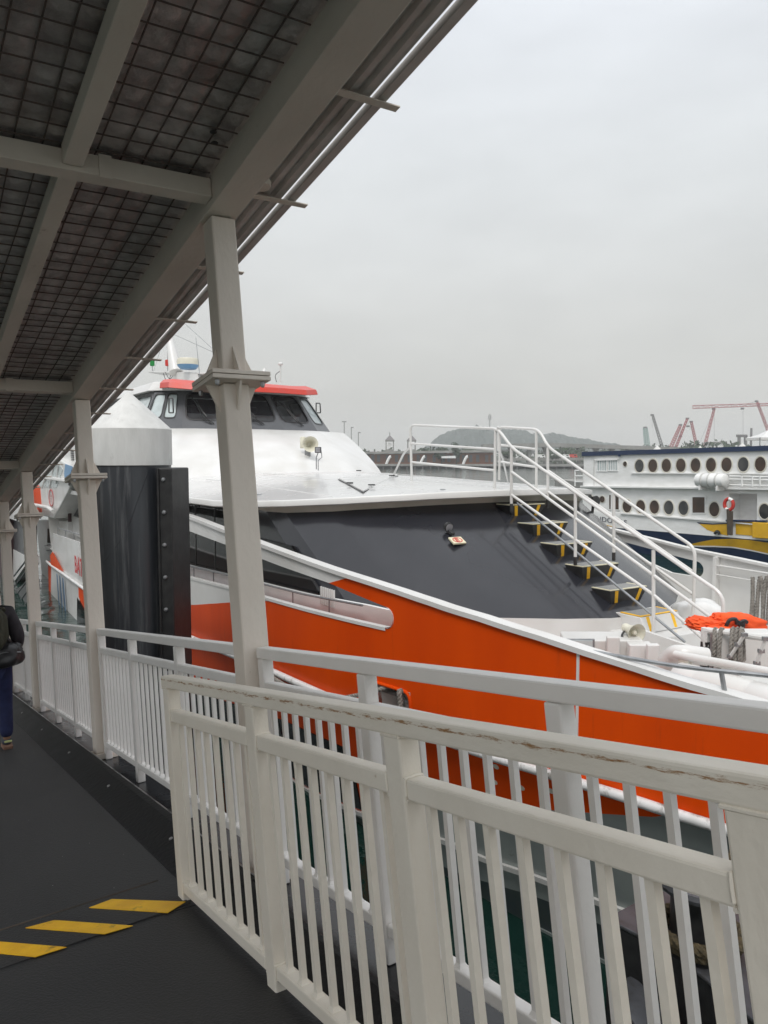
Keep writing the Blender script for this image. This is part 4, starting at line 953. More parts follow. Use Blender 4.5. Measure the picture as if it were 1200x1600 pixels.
MB().tube(smooth_path([RP(70, 853, ta+.5), RP(76, 851, ta+.4), RP(82, 853, ta+.5)], 4), .025, 6).tube([RP(73, 860, ta+.5), RP(80, 861, ta+.5)], .02, 6).build('grab_handle', 'black', wd_)
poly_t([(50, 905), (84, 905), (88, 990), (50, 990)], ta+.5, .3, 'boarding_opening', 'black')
# shore-side boarding stair far left
bs = empty('boarding_stair', RP(60, 980, -6), 'black boarding stair with looped handrails at the far left behind the columns', 'stair')
for i in range(6):
    y = 870+17*i
    MB().tube(smooth_path([RP(22, y+30, -5.6), RP(36, y+12, -5.6), RP(46, y, -5.6), RP(58, y-2, -5.6)], 5), .035, 7).build('handrail', 'black', bs)
poly_t([(20, 930), (62, 905), (62, 975), (20, 975)], -5.3, -.3, 'stair_side', 'black', bs)
bw = empty('boarding_tower', RP(30, 980, -5), 'dark maroon boarding tower with white roof panel at far left', 'tower')
poly_t([(0, 760), (25, 770), (25, 960), (0, 960)], -5.2, -.5, 'pillar', 'maroon', bw)
poly_t([(22, 778), (58, 790), (58, 815), (24, 805)], -4.9, -.6, 'side_panel', 'white', bw)
poly_t([(24, 806), (58, 818), (58, 866), (24, 850)], -4.8, -.5, 'dark_panel', 'grey', bw)
poly_t([(24, 850), (62, 868), (62, 880), (24, 930)], -4.82, -.5, 'side_panel', 'white', bw)
#@@
# ---- foredeck fittings
hp_ = at(991, 988, 9.3); ax = V((.32, -1, -.12)).normalized()
fh = MB().lathe(hp_, ax, [(.035, -.20), (.055, -.19), (.06, -.10), (.075, -.04), (.118, .05), (.124, .055), (.112, .045), (.05, -.04), (.0, -.04)], 26, cap=False).build('deck_horn', 'horn', fer)
MB().lathe(hp_, ax, [(.03, -.04), (.034, .0), (.02, .03), (0, .034)], 14).build('horn_core', 'horn', fh)
MB().tube(smooth_path([hp_-ax*.17+V((0, 0, -.02)), hp_+V((-.15, 0, -.05)), hp_+V((-.05, 0, -.14)), hp_+V((-.02, 0, -.5))], 6), .013, 8).build('horn_stem', 'black', fh)
def dbox(px0, py0, px1, py1, Y, dep, name, m, par=fer, bev=.012):
    a, b = at(px0, py0, Y), at(px1, py1, Y); u = V((b.x-a.x, 0, 0)); h = b.z-a.z
    F = lambda x, y, z: a + u.normalized()*x + V((.12, 1, 0)).normalized()*y + V((0, 0, z))
    return MB().box(F, (0, 0, h), (u.length, dep, 0)).build(name, m, par, bevel=bev)
lk = dbox(882, 1001, 1004, 1060, 9.1, .5, 'deck_locker', 'white')
dbox(884, 999, 929, 1018, 9.05, .04, 'instrument_frame', 'steel', lk, .004); dbox(887, 1001, 926, 1017, 9.03, .02, 'instrument_screen', 'palegl', lk, .001)
dbox(949, 996, 968, 1045, 9.0, .1, 'locker_pipe', 'white', lk)
dbox(984, 1008, 1020, 1040, 8.85, .2, 'vent_box', 'white', lk)
dbox(1012, 1008, 1030, 1060, 8.7, .1, 'post_bracket', 'white', lk)
# wedge plate beside the stair foot
MB().prism([B(2.9, -.70, -3.0), B(4.6, -.70, -3.0), B(4.6, -.70, -2.55), B(3.9, -.70, -2.44), B(2.95, -.70, -2.36)], [B(2.9, -.64, -3.0), B(4.6, -.64, -3.0), B(4.6, -.64, -2.55), B(3.9, -.64, -2.44), B(2.95, -.64, -2.36)]).build('stair_side_plate', 'white', fer)
# canvas-covered rolls inside the gunwale
r0 = on_t(1048, 1062, -2.75)
mb = MB(); z_ = r0[1]-.04
mb.lathe(B(r0[0]-.02, -2.62, z_), bS, [(.0, -.01), (.16, .0), (.20, .03), (.205, .25), (.198, .27), (.205, .29), (.21, .8), (.2, .82), (.21, .84), (.21, 1.5), (.2, 1.52), (.21, 1.55), (.21, 3)], 26)
mb.build('canvas_roll', 'white', fer, angle=60)
a, b = RP(1032, 1050, -2.2), RP(1068, 1022, -2.2)
mb = MB(); mb.tube(smooth_path([a, a.lerp(b, .5)+V((0, 0, .08)), b, b+V((.25, 0, -.03))], 8), [.06, .075, .085, .09, .095, .1, .1, .1, .1, .1, .1, .1, .1, .1, .1, .1, .1, .1, .1, .1, .1, .1, .1, .1, .1][:25], 14).build('canvas_roll', 'white', fer)
MB().tube([RP(1055, 1023, -2.5), RP(1200, 1050, -2.5), RP(1300, 1068, -2.5)], .045, 14).build('deck_pipe', 'white', fer)
MB().box(lambda x, y, z: RP(1070, 1060, -2.5)+bS*x+bP*y+V((0, 0, z)), (-.06, -.03, -.3), (.06, .03, .22)).build('pipe_bracket', 'cream', fer)
pr = [hp(hs(925, 1019)[0], zg(hs(925, 1019)[0])+.02, off=-.05), None]
pp = [RP(925, 1018, -3.55), RP(1060, 1041, -3.3), RP(1200, 1056, -3.05), RP(1300, 1068, -2.9)]
MB().tube(smooth_path(pp, 5), .02, 10).build('steel_rail', 'steel', fer)
sx, zx = hs(1127, 1084); MB().tube([hp(sx, zx, off=-.05), RP(1127, 1050, -3.18)], .022, 10).build('steel_rail_post', 'steel', fer)
# rope rack
tr = -1.7
rk = empty('rope_rack', RP(1100, 1010, tr)); rk.parent = fer; rk.location = RP(1100, 1010, tr)-base_of(fer)
MB().tube(bend([RP(1103, 1010, tr), RP(1100, 984, tr), RP(1200, 998, tr), RP(1300, 1010, tr)], .05), .034, 10).build('rack_bar', 'white', rk)
MB().box(lambda x, y, z: RP(1102, 1000, tr)+bS*x+bP*y+V((0, 0, z)), (-.04, -.03, -.02), (.04, .03, .14)).build('rack_leg', 'white', rk, bevel=.005)
MB().box(lambda x, y, z: RP(1102, 1000, tr)+bS*x+bP*y+V((0, 0, z)), (-.04, -.03, -.42), (.04, .03, -.021)).build('rack_leg_foot', 'black', rk)
MB().box(lambda x, y, z: RP(1113, 1000, tr)+bS*x+bP*y+V((0, 0, z)), (-.015, -.02, -.42), (.015, .02, .1)).build('rack_leg', 'steel', rk)
MB().tube([RP(1163, 992, tr-.1), RP(1141, 1026, tr-.1)], .02, 8).build('turnbuckle', 'white', rk)
for f in (.0, .45, 1): 
    q = RP(1163, 992, tr-.1).lerp(RP(1141, 1026, tr-.1), f); MB().box(lambda x, y, z: q+V((x, y, z)), (-.03, -.02, -.015), (.03, .02, .02)).build('turnbuckle_nut', 'steel', rk)
MB().tube([RP(1196, 998, tr-.1), RP(1181, 1040, tr-.1)], .02, 8).build('turnbuckle', 'white', rk)
for f in (.0, .45, .9): 
    q = RP(1196, 998, tr-.1).lerp(RP(1181, 1040, tr-.1), f); MB().box(lambda x, y, z: q+V((x, y, z)), (-.03, -.02, -.02), (.03, .02, .02)).build('turnbuckle_nut', 'steel', rk)
dbox(1120, 990, 1215, 1052, 8.3, .3, 'white_drum', 'white', fer, .05)
dr = None
hr = empty('mooring_rope', RP(1120, 990, tr), 'grey twisted ropes hung in loops over the white rack on the foredeck', 'rope')
for x0, x1, yb in ((1116, 1120, 1040), (1124, 1132, 1045), (1143, 1147, 1034), (1149, 1154, 1041), (1157, 1161, 1038)):
    rope(MB(), [RP(x0-1, yb, tr-.07), RP(x0, 1005, tr-.07), RP((x0+x1)/2, 982, tr), RP(x1, 1005, tr+.05), RP(x1+1, yb-5, tr+.05)], .026, .13).build('rope_loop', 'rope', hr)
hr = empty('mooring_rope', B(2.9, T(2.9, -2.1)-.2, -2.1), 'long grey twisted rope hanks hung on the far bulwark, right picture edge', 'rope')
tq = 3.35
for x0, x1, yb in ((1176, 1172, 975), (1184, 1188, 985), (1194, 1199, 980), (1202, 1210, 975)):
    rope(MB(), [RP(x0-3, yb, tq), RP(x0, 930, tq), RP((x0+x1)/2+2, 901, tq), RP(x1+4, 930, tq), RP(x1+4, yb-4, tq)], .036, .16).build('rope_loop', 'rope', hr)
# life jackets
lj = empty('life_jacket', at(1130, 980, 9.0), 'bright orange life jackets with black straps heaped on the foredeck behind the rope rack', 'life jacket')
def blob(c, sx, sy, sz, ph, name, m, par, tilt=0, cr=.05):
    rows = []
    for i in range(25):
        th_ = math.pi*i/24; r = []
        for j in range(48):
            a = 2*math.pi*j/48; x, y, z = math.sin(th_)*math.cos(a), math.sin(th_)*math.sin(a), math.cos(th_)
            k = (abs(x)**3.2+abs(y)**3.2+abs(z)**3.2)**(-1/3.2)
            k *= 1+.13*noise.noise(V((x*1.7+ph, y*1.7, z*1.7)))+cr*noise.noise(V((x*4+ph, y*5, z*7)))
            x, y, z = x*k*sx, y*k*sy, z*k*sz
            r.append(c + V((x*math.cos(tilt)-z*math.sin(tilt), y, x*math.sin(tilt)+z*math.cos(tilt))))
        rows.append(r)
    return MB().grid(rows, True).build(name, m, par, smooth=True, angle=60)
c1_, c2_, c3_ = at(1153, 974, 9.0), at(1104, 976, 8.95), at(1127, 985, 8.8)
blob(c1_, .30, .17, .115, 1, 'vest_panel', 'life_orange', lj, -.10, .16); blob(c2_, .21, .15, .075, 4, 'vest_panel', 'life_orange', lj, -.12, .3); blob(c3_, .2, .1, .05, 8, 'vest_panel', 'life_orange', lj, -.1)
q = at(1150, 972, 8.82)
for pts in ([(-.13, 0, -.10), (-.09, -.02, .02), (-.02, -.03, .04), (.0, -.02, -.02)], [(-.02, -.03, .03), (.06, -.02, -.03), (.09, -.01, -.1)], [(.0, -.03, -.02), (.08, -.03, .02), (.12, -.02, .0)]):
    MB().tube([q+V(p) for p in smooth_path(pts, 5)], .022, 6).build('strap', 'nylon', lj)
MB().box(lambda x, y, z: q+V((x, y, z)), (.02, -.05, -.05), (.09, -.01, .0)).build('buckle', 'nylon', lj, bevel=.01)
# white fairing by the stair foot on the port side
blob(RP(1090, 968, .95), .35, .3, .30, 3, 'deck_fairing', 'white', fer)
# mooring line to the recess
ml = empty('mooring_line', pO, 'thin grey rope running from the hull opening along the orange side', 'rope')
a_, b_ = hs(395, 1045), hs(525, 1086)
rope(MB(), [hp(*hs(435, 1052), off=.16), hp(*hs(480, 1078), off=.16), hp(*hs(530, 1089), off=.16), hp(*hs(575, 1083), off=.14), hp(*hs(612, 1075), off=-.1), pO+V((0, 0, .12))], .03, .14).build('line', 'rope', ml)
rope(MB(), [pO+V((.1, -.1, .15)), hp(*hs(631, 1078), off=.05), hp(*hs(633, 1100), off=.07), hp(*hs(634, 1135), off=.1)], .035, .14).build('line', 'rope', ml)

# ================================================================== PONTOON WITH BOLLARD
zp = -3.45
def PZ(px, py, z=zp): r = ray(px, py); return CAM + r*(z/r.z)
pt = empty('fender_pontoon', PZ(1000, 1450), 'dark steel pontoon with grey top edges between the railing and the ferry, lower right', 'pontoon')
cs = [PZ(946, 1434), PZ(1030, 1390), PZ(1400, 1500), PZ(1300, 1700), PZ(1060, 1492)]
MB().prism([p-V((0, 0, .03)) for p in cs], cs).build('deck_plate', 'pont', pt, bevel=.01)
cm_ = sum(cs, V((0, 0, 0)))/5
MB().prism([p.lerp(cm_, .02)-V((0, 0, 2.6)) for p in cs], [p.lerp(cm_, .02)-V((0, 0, .033)) for p in cs]).build('hull', 'blackrub', pt)
cs2 = [PZ(950, 1540, zp-.35), PZ(990, 1522, zp-.35), PZ(1060, 1600, zp-.35), PZ(1020, 1640, zp-.35)]
MB().prism([p-V((0, 0, .03)) for p in cs2], cs2).build('lower_step', 'pont', pt, bevel=.01)
MB().prism([p-V((0, 0, 2)) for p in cs2], [p-V((0, 0, .033)) for p in cs2]).build('lower_hull', 'blackrub', pt)
bc = PZ(1090, 1478)
bl = empty('bollard', bc, 'squat black mooring bollard with wide cap standing on the dark pontoon', 'bollard')
MB().lathe(bc, (0, 0, 1), [(.25, 0), (.21, .03), (.19, .1), (.19, .36), (.215, .42)], 28).build('body', 'black', bl)
MB().lathe(bc, (0, 0, 1), [(.215, .42), (.275, .44), (.285, .47), (.27, .50), (.0, .51)], 28).build('cap', 'pont', bl)
hr = empty('mooring_rope', bc, 'thick yellowish rope coiled round the black bollard', 'rope')
for k in range(2):
    rope(MB(), [bc+V((math.cos(i*.5)*(.25+.02*k), math.sin(i*.5)*(.25+.02*k), .07+.055*k+.01*math.sin(i))) for i in range(14)], .045, .16).build('rope_coil', 'rope_y', hr)
rope(MB(), [bc+V((.2, .1, .12)), bc+V((.7, .9, .5)), bc+V((1.3, 1.8, 1.2))], .035, .16).build('rope_coil', 'rope_y', hr)
# ================================================================== SECOND FERRY (white, navy and yellow)
t2 = 26.2; KK = 1.38
f2 = empty('ferry', B(-5, t2, -5.5), 'white ferry with two rows of oval windows and yellow swoosh on navy hull', 'ferry')
def Z4(x, y): return 860+x/3.53, 600+y/3.53                # detail view to picture pixel
def S2(px, py, off=0): s, z = on_t(px, py, t2); return s, z
def fpoly(pix, off, th, name, m, par=f2, bev=0, det=True):
    q = [on_t(*(Z4(x, y) if det else (x, y)), t2) for x, y in pix]
    return MB().prism([B(s, t2-off, z) for s, z in q], [B(s, t2-off+th, z) for s, z in q]).build(name, m, par, bevel=bev)
XR = 1600
def ln(p, q, x): return p[1]+(q[1]-p[1])*(x-p[0])/(q[0]-p[0])
band_t = ((180, 375), (1195, 340)); band_b = ((180, 398), (1195, 368)); mid = ((180, 565), (1200, 578)); rub = ((400, 715), (980, 762)); blu = ((330, 790), (980, 845))
e_ = lambda l, x: (x, ln(*l, x))
fpoly([e_(band_t, 180), e_(band_t, XR), e_(band_b, XR), e_(band_b, 180)], .12, 6.2, 'roof_edge', 'navy')
fpoly([e_(band_b, 184), e_(band_b, XR), e_(mid, XR), e_(mid, 184)], 0, 6, 'upper_deck_side', 'white2')
fpoly([(180, 560), (XR, ln(*mid, XR)-2), (XR, ln(*mid, XR)+6), (180, 569)], .25, 6.4, 'deck_edge', 'white2')
fpoly([e_(mid, 178), e_(mid, 985), (985, ln(*rub, 985)), (400, 716), (178, 700)], 0, 6, 'lower_deck_side', 'white2')
fpoly([e_(mid, 1140), e_(mid, XR), (XR, 800), (1140, 775)], 0, 6, 'lower_deck_side', 'white2')
fpoly([e_(mid, 985), e_(mid, 1140), (1140, 606), (985, 603)], 0, 6, 'door_header', 'white2')
fpoly([(980, 600), (1145, 600), (1145, 790), (980, 790)], -.9, .1, 'recess_wall', 'white2')
fpoly([(1052, 640), (1118, 640), (1118, 760), (1052, 760)], -.86, .05, 'door', 'white2', bev=.02)
fpoly([(60, 688), (400, 712), (980, 760), (XR, 815), (XR, ln(*blu, XR)), e_(blu, 330), (130, 745)], .06, 6.1, 'bulwark', 'white2')
fpoly([(395, 709), (980, 756), (XR, 811), (XR, 818), (980, 763), (395, 716)], .16, .2, 'rub_rail', 'white2')
q = [Z4(130, 745), Z4(330, 790), Z4(980, 845), Z4(XR, ln(*blu, XR))]
qs = [on_t(*p, t2) for p in q]
MB().prism([B(s, t2-.05, z) for s, z in qs]+[B(qs[-1][0], t2+.5, -6.0), B(qs[0][0]+3, t2+.5, -6.0)],
           [B(s, t2+6, z) for s, z in qs]+[B(qs[-1][0], t2+5.5, -6.0), B(qs[0][0]+3, t2+5.5, -6.0)]).build('navy_hull', 'navy', f2)
def hullq(x, y):                                           # on the slightly raked navy side
    s, z = on_t(*Z4(x, y), t2); zt_ = interp([(a, b) for a, b in qs], s); return B(s, t2-.05+.55*max(0, (zt_-z))/(zt_+6.0)-.02, z)
up_ = [(745, 889), (830, 870), (900, 857), (1000, 853), (1100, 860), (1200, 875), (1400, 915)]; dn_ = [(745, 890), (830, 893), (900, 893), (1000, 898), (1100, 915), (1200, 937), (1400, 990)]
def sw(up, dn, name, m, o):
    U_ = [hullq(x, interp(up, x)) - bP*o for x in range(745, 1401, 20)]; D_ = [hullq(x, interp(dn, x)) - bP*o for x in range(745, 1401, 20)]
    mb = MB(); mb.grid([U_, D_, [p+bP*.03 for p in D_], [p+bP*.03 for p in U_], U_]); return mb.build(name, m, f2)
sw(up_, dn_, 'yellow_swoosh', 'yel2', .015)
sw([(x, y-.5) for x, y in dn_], [(x, y+7) for x, y in dn_], 'white_swoosh', 'white2', .02)
fpoly([(820, 766), (900, 772), (985, 770), (985, 836), (935, 826), (870, 804)], .075, .03, 'yellow_flash', 'yel2')
fpoly([(812, 761), (900, 769), (985, 766), (985, 771), (900, 775), (825, 770)], .085, .03, 'flash_edge', 'navy')
fpoly([(1028, 755), (1132, 757), (1132, 838), (1028, 828)], .09, .1, 'yellow_gate', 'yel2')
fpoly([(1132, 760), (XR, 790), (XR, 880), (1132, 846)], .3, .4, 'yellow_box', 'yel2', bev=.03)
fpoly([(980, 748), (1200, 752), (1200, 760), (980, 757)], .2, .3, 'gate_rail', 'navy')
def oval(x, y, w_, h_, name='oval_window'):
    (s, z), (s1, _), (_, z1q) = on_t(*Z4(x, y), t2), on_t(*Z4(x+w_/2, y), t2), on_t(*Z4(x, y-h_/2), t2)
    rw, rh = abs(s1-s), abs(z1q-z); n = 24
    rg = lambda k, o: [B(s+rw*k*math.cos(i*2*math.pi/n), t2-o, z+rh*k*math.sin(i*2*math.pi/n)) for i in range(n)]
    o_ = MB().add(rg(.97, .02), [tuple(range(n))]).build(name, 'greyglass' if int(x) % 3 == 0 else 'brownglass', f2)
    MB().grid([rg(1.16, .0), rg(1.14, .035), rg(1.0, .04), rg(.96, .01)], True).build('window_rim', 'cream', o_, smooth=True)
for i, x in enumerate((492, 566, 641, 721, 802, 887, 973, 1065, 1159, 1255, 1355)): oval(x, 452-i*1.2, 50+i*1.5, 72+i*1.3)
for i, x in enumerate((424, 499, 575, 654, 735)): oval(x, 674+i*2.5, 50+i*1.5, 72+i*2)
oval(905, 691, 58, 82); oval(1182, 703, 62, 86); oval(1290, 706, 64, 88); oval(287, 636, 30, 36, 'round_window'); oval(222, 628, 26, 30, 'round_window'); oval(413, 441, 22, 28, 'round_lamp')
def rwin(x0, y0, x1, y1, nv=0):
    o_ = fpoly([(x0, y0), (x1, y0), (x1, y1), (x0, y1)], .02, .02, 'window', 'brownglass' if nv == 0 else 'palegl')
    for a in ([(x0-5, y0-5), (x1+5, y0-5), (x1+5, y0), (x0-5, y0)], [(x0-5, y1), (x1+5, y1), (x1+5, y1+5), (x0-5, y1+5)], [(x0-5, y0), (x0, y0), (x0, y1), (x0-5, y1)], [(x1, y0), (x1+5, y0), (x1+5, y1), (x1, y1)]):
        fpoly(a, .05, .05, 'window_frame', 'white2', o_)
    for k in range(nv):
        x = lerp(x0, x1, (k+1)/(nv+1)); fpoly([(x-2, y0), (x+2, y0), (x+2, y1), (x-2, y1)], .035, .02, 'glazing_bar', 'white2', o_)
rwin(262, 421, 310, 478, 3); rwin(323, 421, 370, 476, 3); rwin(786, 624, 854, 710); rwin(326, 612, 336, 690); rwin(356, 612, 380, 692)
fpoly([(250, 415), (375, 412), (375, 420), (250, 423)], .1, .12, 'window_hood', 'white2')
fpoly([(450, 488), (XR, 496), (XR, 501), (450, 494)], .1, .12, 'ledge', 'white2')
fpoly([(385, 392), (394, 392), (394, 400), (385, 400)], .2, .1, 'drain_pipe', 'navy')
fpoly([(240, 415), (243, 415), (243, 562), (240, 562)], .03, .03, 'panel_seam', 'deckgrey')
s0_, z0_ = on_t(*Z4(248, 753), t2)
text_mesh('INDOMAS', .43, lambda x, y, d: B(s0_+x*1.25, t2-.10-d*.2, z0_+y-.05*x), 'text_navy', 'lettering', f2, space=1.05)
s0_, z0_ = on_t(*Z4(296, 778), t2)
MB().prism([B(s0_, t2-.08, z0_+.05), B(s0_+.6, t2-.08, z0_+.0), B(s0_+1.0, t2-.08, z0_-.08), B(s0_+.4, t2-.08, z0_-.02)], [B(s0_, t2-.05, z0_+.05), B(s0_+.6, t2-.05, z0_+.0), B(s0_+1.0, t2-.05, z0_-.08), B(s0_+.4, t2-.05, z0_-.02)]).build('yellow_mark', 'yel2', f2)
def ftube(pix, off, r, name, m='white2', par=f2): return MB().tube(bend([B(s, t2-off*KK, z) for s, z in [on_t(*Z4(x, y), t2) for x, y in pix]], .1), r*KK, 8).build(name, m, par)
for y in (478, 508, 540): ftube([(84, y), (186, y-2)], -.6, .03, 'bow_rail')
for x in (84, 130, 150, 182): ftube([(x, 478), (x, 565)], -.6, .03, 'bow_rail_post')
for y in (508, 525, 556): ftube([(1000, y), (XR, y+14)], .12, .03, 'side_pipe')
for x in (1070, 1128, 1170, 1250): ftube([(x, 505), (x, 565)], .15, .03, 'pipe_post')
# raft canister on its cradle
rc_ = on_t(*Z4(921, 530), t2); Q = 1.42
rf = empty('raft_canister', B(rc_[0], t2-.55, rc_[1]-.55), 'white life raft canister with straps on the side of the white ferry', 'life raft')
MB().lathe(B(rc_[0]-.62*Q, t2-.5, rc_[1]), bS, [(r*Q, h*Q) for r, h in [(.0, 0), (.17, .02), (.23, .07), (.25, .15), (.25, .56), (.262, .58), (.262, .66), (.25, .68), (.25, 1.08), (.23, 1.17), (.17, 1.22), (0, 1.24)]], 20).build('shell', 'white2', rf)
for k in (.33, .62, .92): MB().lathe(B(rc_[0]+(-.62+k)*Q, t2-.5, rc_[1]), bS, [(r*Q, h*Q) for r, h in [(.255, -.03), (.268, -.03), (.268, .03), (.255, .03)]], 20).build('strap', 'deckgrey', rf)
for k in (.25, .95): MB().box(lambda x, y, z: B(rc_[0]+(-.62+x)*Q, t2-.5+y, rc_[1]+z*Q), (k, -.3, -.36), (k+.06, .5, -.2)).build('cradle', 'white2', rf)
lb = on_t(*Z4(1008, 663), t2); lc = B(lb[0], t2-.35, lb[1])
lbo = empty('lifebuoy', lc, 'red and white lifebuoy hanging by the door of the white ferry', 'lifebuoy')
for k in range(8):
    pts = [lc+bS*(.24*math.cos(a))+V((0, 0, .28*math.sin(a))) for a in [k*math.pi/4+i*math.pi/20 for i in range(6)]]
    MB().tube(pts, .085, 10).build('segment', 'red_ring' if k % 4 != 1 else 'white2', lbo)
ftube([(1008, 688), (1012, 830)], .25, .09, 'fender_pole', 'trunk'); ftube([(1022, 700), (1020, 832)], .25, .06, 'fender_pole', 'trunk')
for x in (930, 1160): ftube([(x-12, 826), (x-6, 812), (x+8, 812), (x+14, 830)], .12, .05, 'deck_cleat', 'black')

# ================================================================== FAR SHORE
def far_poly(pix, Y, dep, name, m, par, top=None):
    P = [at(x, y, Y) for x, y in pix]; return MB().prism(P, [p*1 + V((0, dep, 0)) for p in P]).build(name, m, par)
hgt = lambda py, Y: 4.8 + (715-py)/1200*Y
# land sheet
tag(MB().prism([W(-900, 392, -2), W(2500, 392, -2), W(2500, 3000, -2), W(-900, 3000, -2)], [W(-900, 392, 1.1), W(2500, 392, 1.1), W(2500, 3000, 1.3), W(-900, 3000, 1.3)]).build('shore_ground', 'land'), kind='structure')
# hill
prof = [(560, 712), (640, 711), (662, 700), (680, 682), (700, 671), (722, 665), (745, 664), (775, 669), (800, 668), (815, 674), (835, 676), (860, 675), (885, 681), (915, 686), (950, 694), (1000, 702), (1060, 708)]
Yh = 1500
rows = []
for j in range(30):
    v = j/29; Y = Yh-260+v*520; r = []
    for i in range(221):
        px = 560+500*i/220; h = max(0, (714-interp(prof, px))/1200*Yh*1.0); k = math.sin(math.pi*(v*.9+.05))**.7
        x = (px-600)/1200*Yh
        nz_ = noise.noise(V((x*.03, Y*.03, 0)))*4+noise.noise(V((x*.09, Y*.09, 3)))*5+noise.noise(V((x*.25, Y*.25, 7)))*4
        r.append(W(x, Y, 1+h*k+(nz_ if h > 3 else nz_*.3)*k))
    rows.append(r)
tag(MB().grid(rows).build('hill', 'hill', smooth=False), kind='structure')
ms = empty('hill_mast', at(765, 665, 1500), 'slim radio mast on top of the distant wooded hill', 'mast')
p = at(765, 668, 1500)
MB().tube([p, p+V((0, 0, 26))], 1.3, 6).build('mast', 'conc', ms); MB().tube([p+V((0, 0, 15)), p+V((0, 0, 24))], 3.2, 8).build('mast_head', 'conc', ms)
# trees
def crown(mb, c, r, n, sz, rnd):
    for _ in range(n):
        d = V((rnd.gauss(0, 1), rnd.gauss(0, 1), rnd.gauss(0, 1))).normalized()*(rnd.random()**.4)
        p = c + V((d.x*r[0], d.y*r[1], d.z*r[2])); a = V((rnd.gauss(0, 1), rnd.gauss(0, 1), rnd.gauss(0, 1))).normalized(); b = a.orthogonal().normalized(); k = sz*rnd.uniform(.6, 1.3)
        mb.add([p-a*k, p-b*k*.8, p+a*k, p+b*k*.8], [(0, 1, 2, 3)])
def tree(px, ybase, ytop, wpx, Y, lab, seed, m='tree', grp='trees on the far shore'):
    rnd = random.Random(seed); b = at(px, ybase, Y); b.z = 1.1; top = at(px, ytop, Y).z; h = top-b.z; w_ = wpx/1200*Y
    o = empty('tree', b, lab, 'tree', grp)
    MB().tube([b, b+V((.2, 0, h*.35)), b+V((-.2, 0, h*.75))], [h*.035, h*.028, h*.01], 7).build('trunk', 'trunk', o)
    mb = MB()
    for k in range(7):
        c = b+V((rnd.uniform(-.28, .28)*w_, rnd.uniform(-.3, .3)*w_, h*rnd.uniform(.42, .84))); crown(mb, c, (w_*.24, w_*.24, h*.16), 90, w_*.05, rnd)
    mb.build('crown', m, o)
tl = [('tall dark tree standing alone above the far terminal roof', 713, 726, 688, 20), ('round tree beside the pier under the tall dark tree', 690, 726, 700, 26), ('low bushy tree left of the clock towers on the far shore', 570, 724, 702, 26),
      ('wide low tree nearest the white casing edge on the far shore', 545, 722, 700, 34), ('tree between the guard rails on the far shore', 748, 728, 700, 24), ('small dark tree right of the second clock tower', 664, 722, 698, 16),
      ('tree beside the viaduct, seen between the stair rails', 790, 728, 704, 26), ('tree in front of the viaduct piers', 868, 730, 706, 22), ('spreading tree on the left part of the far shore, beyond the hull slope', 600, 724, 706, 30)]
for i, (lb_, px, y0, y1, w_) in enumerate(tl): tree(px, y0, y1, w_, 400+i*3, lb_, 30+i)
rnd = random.Random(5); mb = MB()
for i in range(230):
    px = rnd.uniform(470, 1260); Y = rnd.uniform(440, 820); h = rnd.uniform(5, 12)*(1.25 if px > 1000 else 1); c = at(px, 700, Y); c.z = 1+h*.5
    crown(mb, c, (h*.8, h*.8, h*.5), 60, h*.13, rnd)
tag(mb.build('far_woods', 'tree'), kind='stuff')
# clock towers
for px, lb_ in ((609, 'left one of two far clock towers with pointed roof above the pier'), (643, 'right one of two far clock towers, partly behind the guard rail')):
    Y = 430; b = at(px, 706, Y); b.z = 1.2; w_ = 2.3; o = empty('clock_tower', b, lb_, 'tower'); zt_ = at(px, 688, Y).z
    f = lambda x, y, z: b+V((x, y, z)); H_ = zt_-b.z
    MB().box(f, (-w_, -w_, 0), (w_, w_, H_*.62)).build('shaft', 'conc', o)
    for sx in (-1, 1):
        for sy in (-1, 1): MB().box(f, (sx*w_-.5*(sx > 0), sy*w_-.5*(sy > 0), H_*.62), (sx*w_+.5*(sx < 0), sy*w_+.5*(sy < 0), H_*.95)).build('corner_pier', 'conc', o)
    MB().box(f, (-w_*1.1, -w_*1.1, H_*.95), (w_*1.1, w_*1.1, H_)).build('cornice', 'conc', o)
    MB().prism([f(-w_*1.15, -w_*1.15, H_), f(w_*1.15, -w_*1.15, H_), f(w_*1.15, w_*1.15, H_), f(-w_*1.15, w_*1.15, H_)], [f(-.3, -.3, H_+2.6), f(.3, -.3, H_+2.6), f(.3, .3, H_+2.6), f(-.3, .3, H_+2.6)]).build('roof', 'crane_grey', o)
    MB().tube([f(0, 0, H_+2.5), f(0, 0, H_+4.4)], .2, 6).build('finial', 'crane_grey', o)
    MB().lathe(f(0, -w_*.5, H_*.8), V((0, -1, 0)), [(1.1, 0), (1.1, .3)], 16).build('clock_face', 'white2', o)
# terminal building and pier
Y = 400
tb = empty('terminal_building', at(660, 725, Y), 'long low terracotta terminal with flat pale roof on the far pier', 'building')
far_poly([(556, 706), (772, 703), (772, 706.5), (556, 709.5)], Y, 20, 'roof', 'conc', tb)
far_poly([(575, 710), (770, 707), (770, 725), (575, 725)], Y+4, 14, 'wall', 'terra', tb)
rnd = random.Random(3)
x = 580
while x < 768:
    far_poly([(x, 711), (x+5, 711), (x+5, 722), (x, 722)], Y+3.6, .5, 'opening', 'crane_grey', tb); x += rnd.choice((9, 11, 14))
for px in (607, 660, 727): 
    P = [at(px-4+8*u, 727-14*math.sin(u*1.5), Y-1.5) for u in [i/8 for i in range(9)]]; MB().tube(P, .7, 6).build('arch_rib', 'white2', tb)
far_poly([(690, 713), (712, 712), (712, 716), (690, 716)], Y-2, 5, 'canopy_roof', 'white2', tb)
pr_ = empty('pier', at(780, 733, 385), 'long concrete pier with dark piles along the far shore', 'pier')
